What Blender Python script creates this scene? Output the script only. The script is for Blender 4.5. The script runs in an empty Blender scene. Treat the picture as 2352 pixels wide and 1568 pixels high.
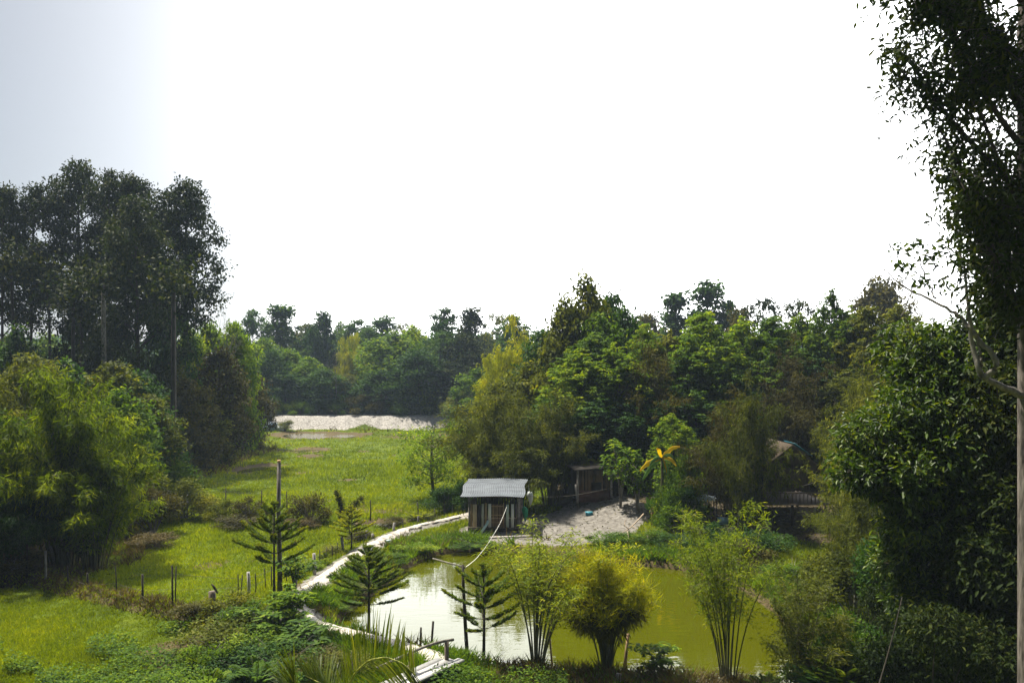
import bpy, math, random
import numpy as np
from mathutils import Vector, Matrix
C = bpy.context.scene.collection
R = math.radians
random.seed(3)
# ---------------------------------------------------------------- camera, sky, sun, exposure
F = 1829.0; CX = 1176.0; HV = 850.0; CAMZ = 7.0
cam_d = bpy.data.cameras.new('camera'); cam = bpy.data.objects.new('camera', cam_d); C.objects.link(cam)
cam.location = (0, 0, CAMZ); cam.rotation_euler = (R(90), 0, 0)
cam_d.sensor_width = 36; cam_d.lens = 36*F/2352; cam_d.shift_y = (HV-784)/2352
cam_d.clip_start = 0.1; cam_d.clip_end = 3000
bpy.context.scene.camera = cam
SUN_EL, SUN_AZ = R(62), R(-52)      # azimuth measured from +Y towards +X
w = bpy.data.worlds.new("World"); bpy.context.scene.world = w; w.use_nodes = True
nt = w.node_tree; bg = nt.nodes['Background']
sky = nt.nodes.new('ShaderNodeTexSky'); sky.sky_type = 'NISHITA'; sky.sun_disc = False
sky.sun_elevation = SUN_EL; sky.sun_rotation = SUN_AZ; sky.air_density = 1.0; sky.dust_density = 2.0; sky.ozone_density = .3
bg.inputs[1].default_value = 0.06
# bright hazy veil added to the sky right of centre, apart from the sun, paler blue away from it
tcw = nt.nodes.new('ShaderNodeTexCoord'); dt = nt.nodes.new('ShaderNodeVectorMath'); dt.operation = 'DOT_PRODUCT'
dt.inputs[1].default_value = (math.sin(R(25))*math.cos(R(13)), math.cos(R(25))*math.cos(R(13)), math.sin(R(13)))
nt.links.new(tcw.outputs['Generated'], dt.inputs[0])
def wmath(op, a, b=None):
    n = nt.nodes.new('ShaderNodeMath'); n.operation = op; nt.links.new(a, n.inputs[0])
    if b is not None: n.inputs[1].default_value = b
    return n.outputs[0]
ang = wmath('ARCCOSINE', dt.outputs['Value'])
slow = wmath('MULTIPLY', wmath('EXPONENT', wmath('MULTIPLY', wmath('SUBTRACT', ang, R(47)), -180/math.pi/11)), .155)
core = nt.nodes.new('ShaderNodeMapRange'); core.interpolation_type = 'SMOOTHSTEP'; core.inputs[1].default_value = R(44.5); core.inputs[2].default_value = R(33); nt.links.new(ang, core.inputs[0])
sm = nt.nodes.new('ShaderNodeMath'); sm.operation = 'ADD'; nt.links.new(slow, sm.inputs[0]); nt.links.new(core.outputs[0], sm.inputs[1]); glow = wmath('MINIMUM', sm.outputs[0], 1.0)
vl = nt.nodes.new('ShaderNodeMixRGB'); vl.inputs[1].default_value = (0, 0, 0, 1); vl.inputs[2].default_value = (37, 37, 36.6, 1); nt.links.new(glow, vl.inputs[0])
av = nt.nodes.new('ShaderNodeMixRGB'); av.blend_type = 'ADD'; av.inputs[0].default_value = 1; hs = nt.nodes.new('ShaderNodeHueSaturation'); hs.inputs['Saturation'].default_value = .85; hs.inputs['Value'].default_value = .4; nt.links.new(sky.outputs[0], hs.inputs['Color']); nt.links.new(hs.outputs[0], av.inputs[1]); nt.links.new(vl.outputs[0], av.inputs[2])
nt.links.new(av.outputs[0], bg.inputs[0])
sd = bpy.data.lights.new('sun', 'SUN'); sun = bpy.data.objects.new('sun', sd); C.objects.link(sun)
sd.energy = 4.8; sd.angle = R(2); sd.color = (1, .93, .78)
sdir = Vector((math.sin(SUN_AZ)*math.cos(SUN_EL), math.cos(SUN_AZ)*math.cos(SUN_EL), math.sin(SUN_EL)))
sun.rotation_euler = sdir.to_track_quat('Z', 'Y').to_euler(); sun.location = (0, 0, 60)
vs = bpy.context.scene.view_settings
vs.view_transform = 'Standard'; vs.look = 'None'; vs.gamma = 1; vs.exposure = 1.15
cy = bpy.context.scene.cycles
cy.max_bounces = 6; cy.transparent_max_bounces = 4; cy.volume_bounces = 1; cy.diffuse_bounces = 4

# ---------------------------------------------------------------- helpers
def W(u, v, Y):                      # a picture point at a forward distance, as a place in the world
    return np.array([(u-CX)/F*Y, Y, CAMZ-(v-HV)/F*Y])
def G(u, v, z=0.0):                  # the same on a level plane
    Y = F*(CAMZ-z)/(v-HV); return np.array([(u-CX)/F*Y, Y])
def sstep(a, b, x):
    t = np.clip((x-a)/(b-a), 0, 1); return t*t*(3-2*t)
def seg_dist(x, y, pts, closed):
    d = np.full(np.shape(x), 1e9); n = len(pts)
    for i in range(n if closed else n-1):
        a = pts[i]; b = pts[(i+1) % n]; ab = (b[0]-a[0], b[1]-a[1]); L = ab[0]**2+ab[1]**2+1e-9
        t = np.clip(((x-a[0])*ab[0]+(y-a[1])*ab[1])/L, 0, 1)
        d = np.minimum(d, np.hypot(x-a[0]-t*ab[0], y-a[1]-t*ab[1]))
    return d
def sdf(x, y, pts):                  # positive inside
    ins = np.zeros(np.shape(x), bool); n = len(pts)
    for i in range(n):
        a = pts[i]; b = pts[(i+1) % n]
        c = ((a[1] > y) != (b[1] > y)) & (x < (b[0]-a[0])*(y-a[1])/(b[1]-a[1]+1e-12)+a[0]); ins ^= c
    d = seg_dist(x, y, pts, True); return np.where(ins, d, -d)
_nr = np.random.default_rng(5)
_nw = [(_nr.normal(0, 1, 2), _nr.uniform(0, 6.28)) for _ in range(14)]
def noise(x, y, s, o=0):             # smooth noise about -1..1
    r = 0
    for i in range(6):
        k, p = _nw[(i+o) % 14]; r = r+np.sin((k[0]*x+k[1]*y)/s*(1+.35*i)+p+o)/(1+.3*i)
    return r/2.6

POND = [G(735,1438), G(800,1380), G(858,1338), G(920,1294), G(985,1262), G(1060,1250), G(1180,1254), G(1340,1268), G(1450,1280), G(1560,1290),
        G(1680,1318), G(1765,1370), G(1835,1445), G(1870,1530), G(1880,1600), G(1700,1562), G(1500,1545), G(1300,1532), G(1200,1522), G(1080,1513), G(960,1494), G(850,1470)]
PATH = [G(1085,1190), G(1040,1200), G(1000,1210), G(940,1227), G(885,1247), G(850,1266), G(790,1306), G(735,1345), G(700,1375), G(683,1400), G(688,1425), G(720,1448), G(790,1470), G(860,1489), G(925,1507), G(980,1525), G(1010,1545)]
YARD = [(-2.2,33.2), (-2.6,34.6), (-1.5,37), (0.5,38.6), (1.5,39), (3,40.5), (5.5,39.5), (6.8,38), (6.6,36), (5.4,34.4), (4.0,33.2), (2.6,31.6), (0.5,31.4), (-1.2,32)]
HILL = [(0.6,500), (0.6,41), (1.5,38.2), (3,36.2), (5,35.0), (7,33.5), (10,31.0), (13,28.5), (15,25), (12.5,21), (9.6,18.5), (8.5,16), (8.5,-40), (340,-40), (340,500)]
LWOOD = [G(600,1035), G(540,1050), G(440,1092), G(350,1118), G(270,1215), G(225,1290), G(60,1330), (-40,27), (-340,20), (-340,500), (-60,500), (-33,97)]
RIDGE = [G(-120,1325), G(60,1338), G(150,1355), G(260,1385), G(340,1400), G(440,1425), G(500,1450)]
PUDDLES = [[G(615,999), G(650,991), G(740,990), G(850,995), G(820,1003), G(760,1006), G(680,1007)],
           [G(640,1033), G(700,1027), G(755,1029), G(740,1037), G(690,1039)],
           [G(520,1082), G(570,1068), G(650,1062), G(640,1072), G(600,1080), G(560,1086)],
           [G(700,1047), G(730,1044), G(750,1048), G(720,1051)],
           [G(838,1200), G(870,1194), G(905,1196), G(925,1202), G(880,1206)],
           [G(370,1500), G(440,1488), G(510,1500), G(525,1535), G(490,1570), G(400,1560)]]
CLEAR = [(9.0,24.5), (9.8,28), (12,28.5), (13.5,26), (12,23.5), (10,22.5)]
def ground_z(x, y):
    x = np.asarray(x, float); y = np.asarray(y, float)
    z = noise(x, y, 3.0)*.05+noise(x, y, .9, 3)*.02
    z = z+.22*np.exp(-(seg_dist(x, y, PATH, False)/1.0)**2)
    z = z+(.3+.1*noise(x, y, .7, 2))*np.exp(-(seg_dist(x, y, RIDGE, False)/.45)**2)
    h = sdf(x, y, HILL)
    z = z+(.8+.12*noise(x, y, 2, 5))*sstep(0, 4.6, h)+.22*np.clip(x-8.5, 0, 12)*sstep(26, 17, y)*sstep(0, 2, h)
    z = z+.045*noise(x, y, .55, 9)*sstep(0, .8, sdf(x, y, YARD))+.12*sstep(0, 1.2, sdf(x, y, YARD)+.3*noise(x, y, .8, 1))*sstep(3.2, 5.2, x)
    e = sstep(-36, -33, x)
    z = z+1.5*sstep(93.3, 96.2, y+.5*noise(x, y, 2.5, 4)+.35*noise(x, y, .8, 1))*e*sstep(2, -3, x)
    z = z+(np.clip(y-105, 0, None)*.012)+9*sstep(170, 300, y+20*noise(x, y, 40, 2))
    for p in PUDDLES:
        z = z-.16*sstep(-.7, .3, sdf(x, y, p))
    s = sdf(x, y, POND)+.12*noise(x, y, .6, 6)
    k = sstep(-.1, .8, s)
    return z*(1-k)-1.4*k

class Geo:
    """collects vertices and faces for ONE mesh object"""
    def __init__(s): s.V = []; s.Fs = []; s.vr = []; s.n = 0
    def add(s, V, Fl, var=.5):
        V = np.asarray(V, float).reshape(-1, 3)
        if not isinstance(Fl, list): Fl = [Fl]
        for f in Fl:
            f = np.asarray(f, int)
            s.Fs.append(f+s.n); s.vr.append(np.broadcast_to(np.asarray(var, float), (len(f),)).copy())
        s.V.append(V); s.n += len(V)
    def mesh(s, name, smooth=False):
        me = bpy.data.meshes.new(name)
        V = np.concatenate(s.V); me.vertices.add(len(V)); me.vertices.foreach_set('co', V.ravel())
        loops = np.concatenate([f.ravel() for f in s.Fs]); tot = np.concatenate([np.full(len(f), f.shape[1]) for f in s.Fs])
        st = np.concatenate([[0], np.cumsum(tot)[:-1]])
        me.loops.add(len(loops)); me.loops.foreach_set('vertex_index', loops.astype(np.int32))
        me.polygons.add(len(tot)); me.polygons.foreach_set('loop_start', st.astype(np.int32)); me.polygons.foreach_set('loop_total', tot.astype(np.int32))
        if smooth: me.polygons.foreach_set('use_smooth', np.ones(len(tot), bool))
        a = me.attributes.new('var', 'FLOAT', 'FACE'); a.data.foreach_set('value', np.concatenate(s.vr).astype(np.float32))
        me.update(calc_edges=True); me.validate(); return me
    def obj(s, name, m, parent=None, smooth=False):
        o = bpy.data.objects.new(name, s.mesh(name, smooth)); C.objects.link(o)
        o.data.materials.append(m)
        if parent: o.parent = parent
        return o
    def tube(s, P, r, n=6, var=.5, cap=True):
        P = np.asarray(P, float); m = len(P); r = np.broadcast_to(np.asarray(r, float), (m,))
        T = np.gradient(P, axis=0); T /= np.linalg.norm(T, axis=1)[:, None]+1e-9
        ref = np.where(np.abs(T[:, 2:3]) > .9, [[1., 0, 0]], [[0., 0, 1]])
        A = np.cross(T, ref); A /= np.linalg.norm(A, axis=1)[:, None]+1e-9; B = np.cross(T, A)
        an = np.arange(n)*2*math.pi/n
        V = P[:, None]+r[:, None, None]*(A[:, None]*np.cos(an)[None, :, None]+B[:, None]*np.sin(an)[None, :, None])
        i = np.arange(m-1)[:, None]*n; j = np.arange(n)[None]; jn = (j+1) % n
        Fq = np.stack([i+j, i+jn, i+n+jn, i+n+j], -1).reshape(-1, 4)
        Fl = [Fq]
        if cap: Fl.append(np.array([list(range(n))[::-1], [(m-1)*n+k for k in range(n)]]))
        s.add(V.reshape(-1, 3), Fl, var)
    def box(s, a, b, var=.5, rot=None, org=None):
        x0, y0, z0 = a; x1, y1, z1 = b
        V = np.array([[x0,y0,z0],[x1,y0,z0],[x1,y1,z0],[x0,y1,z0],[x0,y0,z1],[x1,y0,z1],[x1,y1,z1],[x0,y1,z1]], float)
        if rot is not None:
            c = V.mean(0) if org is None else np.array(org); V = (V-c)@np.array(rot.to_3x3()).T+c
        s.add(V, np.array([[0,3,2,1],[4,5,6,7],[0,1,5,4],[1,2,6,5],[2,3,7,6],[3,0,4,7]]), var)
    def leaves(s, P, D, N, L, Wd, var, fold=.22, fine=False):
        D = D/(np.linalg.norm(D, axis=1)[:, None]+1e-9)
        S = np.cross(D, N); S /= np.linalg.norm(S, axis=1)[:, None]+1e-9; N = np.cross(S, D)
        n = len(P); L = np.broadcast_to(L, (n,))[:, None]; Wd = np.broadcast_to(Wd, (n,))[:, None]
        k = np.arange(n)[:, None]
        if not fine:
            V = np.stack([P, P+D*L*.45+S*Wd*.5+N*Wd*fold, P+D*L-N*L*.08, P+D*L*.45-S*Wd*.5+N*Wd*fold], 1)
            s.add(V.reshape(-1, 3), k*4+np.array([[0, 1, 2, 3]]), var)
        else:
            V = np.stack([P, P+D*L*.28+S*Wd*.42+N*Wd*fold, P+D*L*.62+S*Wd*.46+N*Wd*fold-N*L*.02, P+D*L-N*L*.16,
                          P+D*L*.62-S*Wd*.46+N*Wd*fold-N*L*.02, P+D*L*.28-S*Wd*.42+N*Wd*fold], 1)
            s.add(V.reshape(-1, 3), [np.concatenate([k*6+np.array([[0, 1, 2, 3]]), k*6+np.array([[0, 3, 4, 5]])])], np.concatenate([var, var]) if np.ndim(var) else var)

def unit(rng, n):
    v = rng.normal(0, 1, (n, 3)); return v/(np.linalg.norm(v, axis=1)[:, None]+1e-9)
def tag(o, label=None, cat=None, group=None, kind=None):
    if label: o['label'] = label
    if cat: o['category'] = cat
    if group: o['group'] = group
    if kind: o['kind'] = kind
    return o
def empty(name, loc, label, cat, group=None, rz=0):
    o = bpy.data.objects.new(name, None); C.objects.link(o); o.location = tuple(loc); o.rotation_euler = (0, 0, rz)
    o.empty_display_size = .2
    return tag(o, label, cat, group)

# ---------------------------------------------------------------- materials
def lk(nt, a, b): nt.links.new(a, b)
def leafmat(name, cols, trans=.32, rough=.65, spec=.1, nscale=.35):
    m = bpy.data.materials.new(name); m.use_nodes = True; nt = m.node_tree; N = nt.nodes
    p = N['Principled BSDF']; out = N['Material Output']
    at = N.new('ShaderNodeAttribute'); at.attribute_name = 'var'
    tc = N.new('ShaderNodeTexCoord'); no = N.new('ShaderNodeTexNoise'); no.inputs['Scale'].default_value = nscale; no.inputs['Detail'].default_value = 2
    lk(nt, tc.outputs['Object'], no.inputs['Vector'])
    oi = N.new('ShaderNodeObjectInfo')
    a1 = N.new('ShaderNodeMath'); a1.operation = 'MULTIPLY_ADD'; a1.inputs[1].default_value = .9; lk(nt, no.outputs[0], a1.inputs[0]); lk(nt, at.outputs['Fac'], a1.inputs[2])
    a2 = N.new('ShaderNodeMath'); a2.operation = 'MULTIPLY_ADD'; a2.inputs[1].default_value = .25; lk(nt, oi.outputs['Random'], a2.inputs[0]); lk(nt, a1.outputs[0], a2.inputs[2])
    a3 = N.new('ShaderNodeMath'); a3.operation = 'SUBTRACT'; a3.inputs[1].default_value = .56; lk(nt, a2.outputs[0], a3.inputs[0])
    cr = N.new('ShaderNodeValToRGB'); cr.color_ramp.elements[0].color = (*cols[0], 1); cr.color_ramp.elements[1].color = (*cols[-1], 1)
    for i, c in enumerate(cols[1:-1]):
        e = cr.color_ramp.elements.new((i+1)/(len(cols)-1)); e.color = (*c, 1)
    lk(nt, a3.outputs[0], cr.inputs[0]); lk(nt, cr.outputs[0], p.inputs['Base Color'])
    p.inputs['Roughness'].default_value = rough; p.inputs['Specular IOR Level'].default_value = spec
    t = N.new('ShaderNodeBsdfTranslucent'); br = N.new('ShaderNodeMixRGB'); br.blend_type = 'MULTIPLY'; br.inputs[0].default_value = 1; br.inputs[2].default_value = (1.9, 1.75, .4, 1)
    lk(nt, cr.outputs[0], br.inputs[1]); lk(nt, br.outputs[0], t.inputs[0])
    mx = N.new('ShaderNodeMixShader'); mx.inputs[0].default_value = trans
    lk(nt, p.outputs[0], mx.inputs[1]); lk(nt, t.outputs[0], mx.inputs[2]); lk(nt, mx.outputs[0], out.inputs[0])
    return m
def surfmat(name, c1, c2, scale=6, rough=.85, bump=.3, stretch=(1, 1, 1), c3=None, metal=0, spec=.3, detail=6):
    m = bpy.data.materials.new(name); m.use_nodes = True; nt = m.node_tree; N = nt.nodes; p = N['Principled BSDF']
    tc = N.new('ShaderNodeTexCoord'); mp = N.new('ShaderNodeMapping'); mp.inputs['Scale'].default_value = stretch; lk(nt, tc.outputs['Object'], mp.inputs[0])
    no = N.new('ShaderNodeTexNoise'); no.inputs['Scale'].default_value = scale; no.inputs['Detail'].default_value = detail; no.inputs['Roughness'].default_value = .65; lk(nt, mp.outputs[0], no.inputs['Vector'])
    at = N.new('ShaderNodeAttribute'); at.attribute_name = 'var'
    ad = N.new('ShaderNodeMath'); ad.operation = 'MULTIPLY_ADD'; ad.inputs[1].default_value = .5; lk(nt, at.outputs['Fac'], ad.inputs[0]); lk(nt, no.outputs[0], ad.inputs[2])
    sb = N.new('ShaderNodeMath'); sb.operation = 'SUBTRACT'; sb.inputs[1].default_value = .25; lk(nt, ad.outputs[0], sb.inputs[0])
    cr = N.new('ShaderNodeValToRGB'); cr.color_ramp.elements[0].position = .3; cr.color_ramp.elements[1].position = .7
    cr.color_ramp.elements[0].color = (*c1, 1); cr.color_ramp.elements[1].color = (*c2, 1)
    if c3: e = cr.color_ramp.elements.new(.5); e.color = (*c3, 1)
    lk(nt, sb.outputs[0], cr.inputs[0]); lk(nt, cr.outputs[0], p.inputs['Base Color'])
    p.inputs['Roughness'].default_value = rough; p.inputs['Metallic'].default_value = metal; p.inputs['Specular IOR Level'].default_value = spec
    if bump:
        b = N.new('ShaderNodeBump'); b.inputs['Strength'].default_value = bump; b.inputs['Distance'].default_value = .03
        lk(nt, no.outputs[0], b.inputs['Height']); lk(nt, b.outputs[0], p.inputs['Normal'])
    return m
M = {}
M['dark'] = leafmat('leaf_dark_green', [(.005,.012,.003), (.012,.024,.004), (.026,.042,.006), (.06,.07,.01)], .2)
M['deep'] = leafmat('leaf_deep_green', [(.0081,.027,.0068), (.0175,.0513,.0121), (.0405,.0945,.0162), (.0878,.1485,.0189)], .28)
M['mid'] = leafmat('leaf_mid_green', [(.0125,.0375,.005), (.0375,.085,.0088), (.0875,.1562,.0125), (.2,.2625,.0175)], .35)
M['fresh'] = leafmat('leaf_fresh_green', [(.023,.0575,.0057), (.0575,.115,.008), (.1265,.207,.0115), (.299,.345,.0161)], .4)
M['olive'] = leafmat('leaf_olive', [(.0179,.0269,.0056), (.0504,.0672,.009), (.1064,.1288,.0146), (.2128,.2128,.0224)], .3)
M['brown'] = leafmat('leaf_brown', [(.018,.016,.006), (.038,.036,.01), (.07,.068,.013), (.13,.12,.02)], .25)
M['yellow'] = leafmat('leaf_yellow_green', [(.08,.11,.006), (.16,.2,.008), (.27,.29,.01), (.38,.36,.015)], .4)
M['bamboo'] = leafmat('bamboo_leaf_bright', [(.0207,.0391,.0023), (.0575,.0978,.0034), (.1265,.1782,.0046), (.276,.3105,.008)], .4)
M['bamboo2'] = leafmat('bamboo_leaf_pale', [(.0405,.0607,.0081), (.0878,.135,.0108), (.1755,.2295,.0149), (.3645,.3645,.027)], .35, nscale=1)
M['golden'] = leafmat('bamboo_leaf_golden', [(.0805,.1035,.0046), (.184,.207,.0057), (.322,.3105,.0069), (.483,.391,.0115)], .4)
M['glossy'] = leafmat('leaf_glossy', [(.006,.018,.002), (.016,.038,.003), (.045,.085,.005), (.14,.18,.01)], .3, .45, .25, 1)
M['pine'] = leafmat('pine_needles', [(.022,.045,.004), (.05,.09,.006), (.11,.16,.008), (.24,.22,.01)], .25, .6)
M['frond'] = leafmat('palm_frond', [(.02,.04,.004), (.045,.075,.006), (.09,.12,.01), (.2,.21,.025)], .35, .45, .35)
M['banana'] = leafmat('banana_leaf_yellow', [(.28,.13,.01), (.5,.33,.01), (.6,.42,.012), (.5,.36,.04)], .4)
M['bananag'] = leafmat('banana_leaf_green', [(.05,.12,.03), (.09,.19,.05), (.12,.24,.07)], .3)
M['grass'] = leafmat('grass_blades', [(.04,.06,.002), (.1,.15,.003), (.175,.23,.004), (.3,.32,.01)], .35, .7, .12, .25)
M['drygrass'] = leafmat('dry_grass', [(.035,.028,.014), (.07,.056,.028), (.12,.098,.048), (.2,.165,.08)], .25, .8, .1)
M['bark'] = surfmat('bark_dark', (.018,.015,.012), (.06,.05,.04), 8, stretch=(1, 1, .3))
M['barkp'] = surfmat('bark_pale', (.04,.036,.03), (.26,.24,.21), 9, stretch=(1, 1, .5), bump=.8)
M['twig'] = surfmat('twig_grey', (.08,.07,.06), (.22,.2,.17), 9, bump=0)
M['culm'] = surfmat('bamboo_culm', (.04,.045,.02), (.13,.13,.05), 5, stretch=(1, 1, .5))
M['wood'] = surfmat('weathered_wood', (.06,.045,.035), (.22,.18,.15), 9, stretch=(6, 6, .6))
M['woodd'] = surfmat('dark_wood', (.015,.012,.01), (.06,.045,.035), 9, stretch=(6, 6, .6))
M['deck'] = surfmat('bleached_plank', (.16,.16,.155), (.4,.4,.4), 8, .7, stretch=(.5, 6, 6))
# ---------------------------------------------------------------- ground, water, path
def groundmat():
    m = bpy.data.materials.new('ground_grass_sand'); m.use_nodes = True; nt = m.node_tree; N = nt.nodes; p = N['Principled BSDF']
    tc = N.new('ShaderNodeTexCoord')
    def nz(s, d=6, r=.6, st=None):
        n = N.new('ShaderNodeTexNoise'); n.inputs['Scale'].default_value = s; n.inputs['Detail'].default_value = d; n.inputs['Roughness'].default_value = r
        lk(nt, tc.outputs['Object'], n.inputs['Vector']); return n.outputs[0]
    def ramp(src, stops):
        c = N.new('ShaderNodeValToRGB'); e = c.color_ramp.elements; e[0].position, e[0].color = stops[0][0], (*stops[0][1], 1); e[1].position, e[1].color = stops[-1][0], (*stops[-1][1], 1)
        for q, k in stops[1:-1]: x = e.new(q); x.color = (*k, 1)
        lk(nt, src, c.inputs[0]); return c.outputs[0]
    def mix(f, a, b):
        x = N.new('ShaderNodeMixRGB'); lk(nt, f, x.inputs[0]); lk(nt, a, x.inputs[1]); lk(nt, b, x.inputs[2]); return x.outputs[0]
    def mask(name, n, k=1.0):
        a = N.new('ShaderNodeAttribute'); a.attribute_name = name
        s = N.new('ShaderNodeMath'); s.operation = 'MULTIPLY_ADD'; s.inputs[1].default_value = k; lk(nt, n, s.inputs[0]); lk(nt, a.outputs['Fac'], s.inputs[2])
        r = N.new('ShaderNodeMapRange'); r.inputs[1].default_value = .42+k*.5; r.inputs[2].default_value = .58+k*.5; lk(nt, s.outputs[0], r.inputs[0]); return r.outputs[0]
    n1 = nz(.5); n2 = nz(5, 8, .7); n3 = nz(1.6)
    g = ramp(n1, [(.3, (.03,.045,.003)), (.5, (.07,.1,.004)), (.7, (.13,.15,.007))])
    g2 = ramp(n2, [(.3, (.03,.04,.006)), (.62, (.1,.15,.006))])
    col = mix(n3, g, g2)
    litter = ramp(n2, [(.3, (.03,.024,.014)), (.5, (.06,.047,.03)), (.7, (.11,.09,.055))])
    col = mix(mask('litter', n3, .5), col, litter)
    mud = ramp(n2, [(.3, (.05,.038,.02)), (.7, (.13,.1,.05))])
    col = mix(mask('mud', n3, .6), col, mud)
    sand = ramp(n2, [(.28, (.05,.045,.04)), (.42, (.145,.134,.122)), (.7, (.29,.275,.255))])
    col = mix(mask('sand', n2, .9), col, sand)
    chalk = ramp(n2, [(.3, (.1,.09,.08)), (.48, (.3,.285,.27)), (.7, (.52,.5,.48))])
    col = mix(mask('chalk', n2, .9), col, chalk)
    lk(nt, col, p.inputs['Base Color']); p.inputs['Roughness'].default_value = .95; p.inputs['Specular IOR Level'].default_value = .1
    b = N.new('ShaderNodeBump'); b.inputs['Strength'].default_value = .7; b.inputs['Distance'].default_value = .12; lk(nt, n2, b.inputs['Height']); lk(nt, b.outputs[0], p.inputs['Normal'])
    return m
def masks(x, y):
    sand = sstep(-.6, .8, sdf(x, y, YARD)+.5*noise(x, y, 1.1, 2))
    emb = (1-.55*sstep(.1, .6, noise(x, y, 1.6, 8))*sstep(97, 94, y))*sstep(92.6, 94.2, y+.9*noise(x, y, 2.2, 3))*sstep(100, 98, y)*sstep(-34, -31.5, x)*sstep(2, -4, x)
    masks.chalk = emb; sand = np.maximum(sand, emb)
    dp = seg_dist(x, y, PATH, False)
    sand = np.maximum(sand, .62*sstep(1.0, .3, dp))
    inner = sdf(x, y, POND)
    sand = np.maximum(sand, .6*sstep(-1.0, -.2, inner)*sstep(21.5, 20, y))
    lit = np.maximum(sstep(.5, 2.5, sdf(x, y, HILL))*(1-sstep(-1, .5, sdf(x, y, CLEAR))), sstep(-.5, 1.5, sdf(x, y, LWOOD)))
    lit = np.maximum(lit, sstep(99, 102, y))
    mud = np.zeros_like(x)
    for q in PUDDLES: mud = np.maximum(mud, sstep(-1.2, .1, sdf(x, y, q)+.5*noise(x, y, 1, 3)))
    mud = np.maximum(mud, .6*sstep(.9, .3, seg_dist(x, y, RIDGE, False)))
    mud = np.maximum(mud, .8*sstep(.55, 1.1, noise(x, y, 2.2, 11)+.6*noise(x, y, .7, 4))*sstep(95, 85, y))
    mud = np.maximum(mud, sstep(-.6, .1, inner)*.7)
    mud = np.maximum(mud, .8*sstep(-2.2, -1.2, inner)*sstep(-.2, .6, x)*sstep(4, 3, x)*sstep(28, 30, y))
    mud = np.maximum(mud, .9*sstep(-1.8, -1.0, inner)*sstep(21, 20, y)*sstep(-.6, .6, x))
    mud = np.maximum(mud, .75*sstep(76, 84, y)*sstep(-22, -8, x)*sstep(91, 87, y))
    return sand, lit, mud
def axis(lo, hi, fine_lo, fine_hi, step, grow=1.12):
    a = list(np.arange(fine_lo, fine_hi+step/2, step)); s = step
    while a[-1] < hi: s *= grow; a.append(min(a[-1]+s, hi))
    s = step
    while a[0] > lo: s *= grow; a.insert(0, max(a[0]-s, lo))
    return np.array(a)
xs = axis(-330, 330, -20, 16, .2, 1.07); ys = axis(-40, 480, 14, 44, .2, 1.018)
XX, YY = np.meshgrid(xs, ys); ZZ = ground_z(XX, YY)
g = Geo(); nx, ny = len(xs), len(ys)
ii = (np.arange(ny-1)[:, None]*nx+np.arange(nx-1)[None]).ravel()
g.add(np.stack([XX, YY, ZZ], -1).reshape(-1, 3), np.stack([ii, ii+1, ii+nx+1, ii+nx], -1))
ground = g.obj('ground', groundmat(), smooth=True); tag(ground, kind='structure')
for nm, val in zip(('sand', 'litter', 'mud', 'chalk'), (*masks(XX, YY), masks.chalk)):
    a = ground.data.attributes.new(nm, 'FLOAT', 'POINT'); a.data.foreach_set('value', val.ravel().astype(np.float32))
def watermat(name, col, rough=.03, ripple=.06):
    m = bpy.data.materials.new(name); m.use_nodes = True; nt = m.node_tree; N = nt.nodes; p = N['Principled BSDF']
    p.inputs['Base Color'].default_value = (*col, 1); p.inputs['Roughness'].default_value = rough; p.inputs['IOR'].default_value = 1.33
    tc = N.new('ShaderNodeTexCoord'); mp = N.new('ShaderNodeMapping'); mp.inputs['Scale'].default_value = (.7, 2.2, 1); lk(nt, tc.outputs['Object'], mp.inputs[0])
    no = N.new('ShaderNodeTexNoise'); no.inputs['Scale'].default_value = 2.2; no.inputs['Detail'].default_value = 2; lk(nt, mp.outputs[0], no.inputs['Vector'])
    b = N.new('ShaderNodeBump'); b.inputs['Strength'].default_value = ripple; b.inputs['Distance'].default_value = .06; lk(nt, no.outputs[0], b.inputs['Height']); lk(nt, b.outputs[0], p.inputs['Normal'])
    return m
WZ = -.24
g = Geo(); pp = np.array(POND); lo = pp.min(0)-1.2; hi = pp.max(0)+1.2
wx = np.arange(lo[0], hi[0], .5); wy = np.arange(lo[1], hi[1], .5); A, B = np.meshgrid(wx, wy)
cc = sdf(A[:-1, :-1]+.25, B[:-1, :-1]+.25, POND).ravel() > -1.0
n = len(wx); ii = (np.arange(len(wy)-1)[:, None]*n+np.arange(n-1)[None]).ravel()[cc]
g.add(np.stack([A, B, np.full_like(A, WZ)], -1).reshape(-1, 3), np.stack([ii, ii+1, ii+n+1, ii+n], -1))
pond = g.obj('pond_water', watermat('pond_water', (.052,.058,.0012)), smooth=True); tag(pond, kind='structure')
for p_ in PUDDLES:
    P_ = np.array(p_); c = P_.mean(0); rng = np.random.default_rng(int(abs(c[0])*10))
    # outline rounded and wobbly, set just above the hollow's floor
    g = Geo(); q = []
    for i in range(len(P_)):
        for t in (0, .33, .66): q.append(P_[i]*(1-t)+P_[(i+1) % len(P_)]*t)
    q = np.array(q); q = (q+np.roll(q, 1, 0)+np.roll(q, -1, 0))/3; q = c+(q-c)*.78
    z = float(np.mean(ground_z(q[:, 0], q[:, 1])))+.015
    g.add(np.concatenate([np.column_stack([q, np.full(len(q), z)]), [[c[0], c[1], z]]]), np.array([[i, (i+1) % len(q), len(q)] for i in range(len(q))]))
    tag(g.obj('puddle_water', M.setdefault('puddle', watermat('puddle_water', (.05,.045,.025), .06, .15))), kind='structure')
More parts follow.
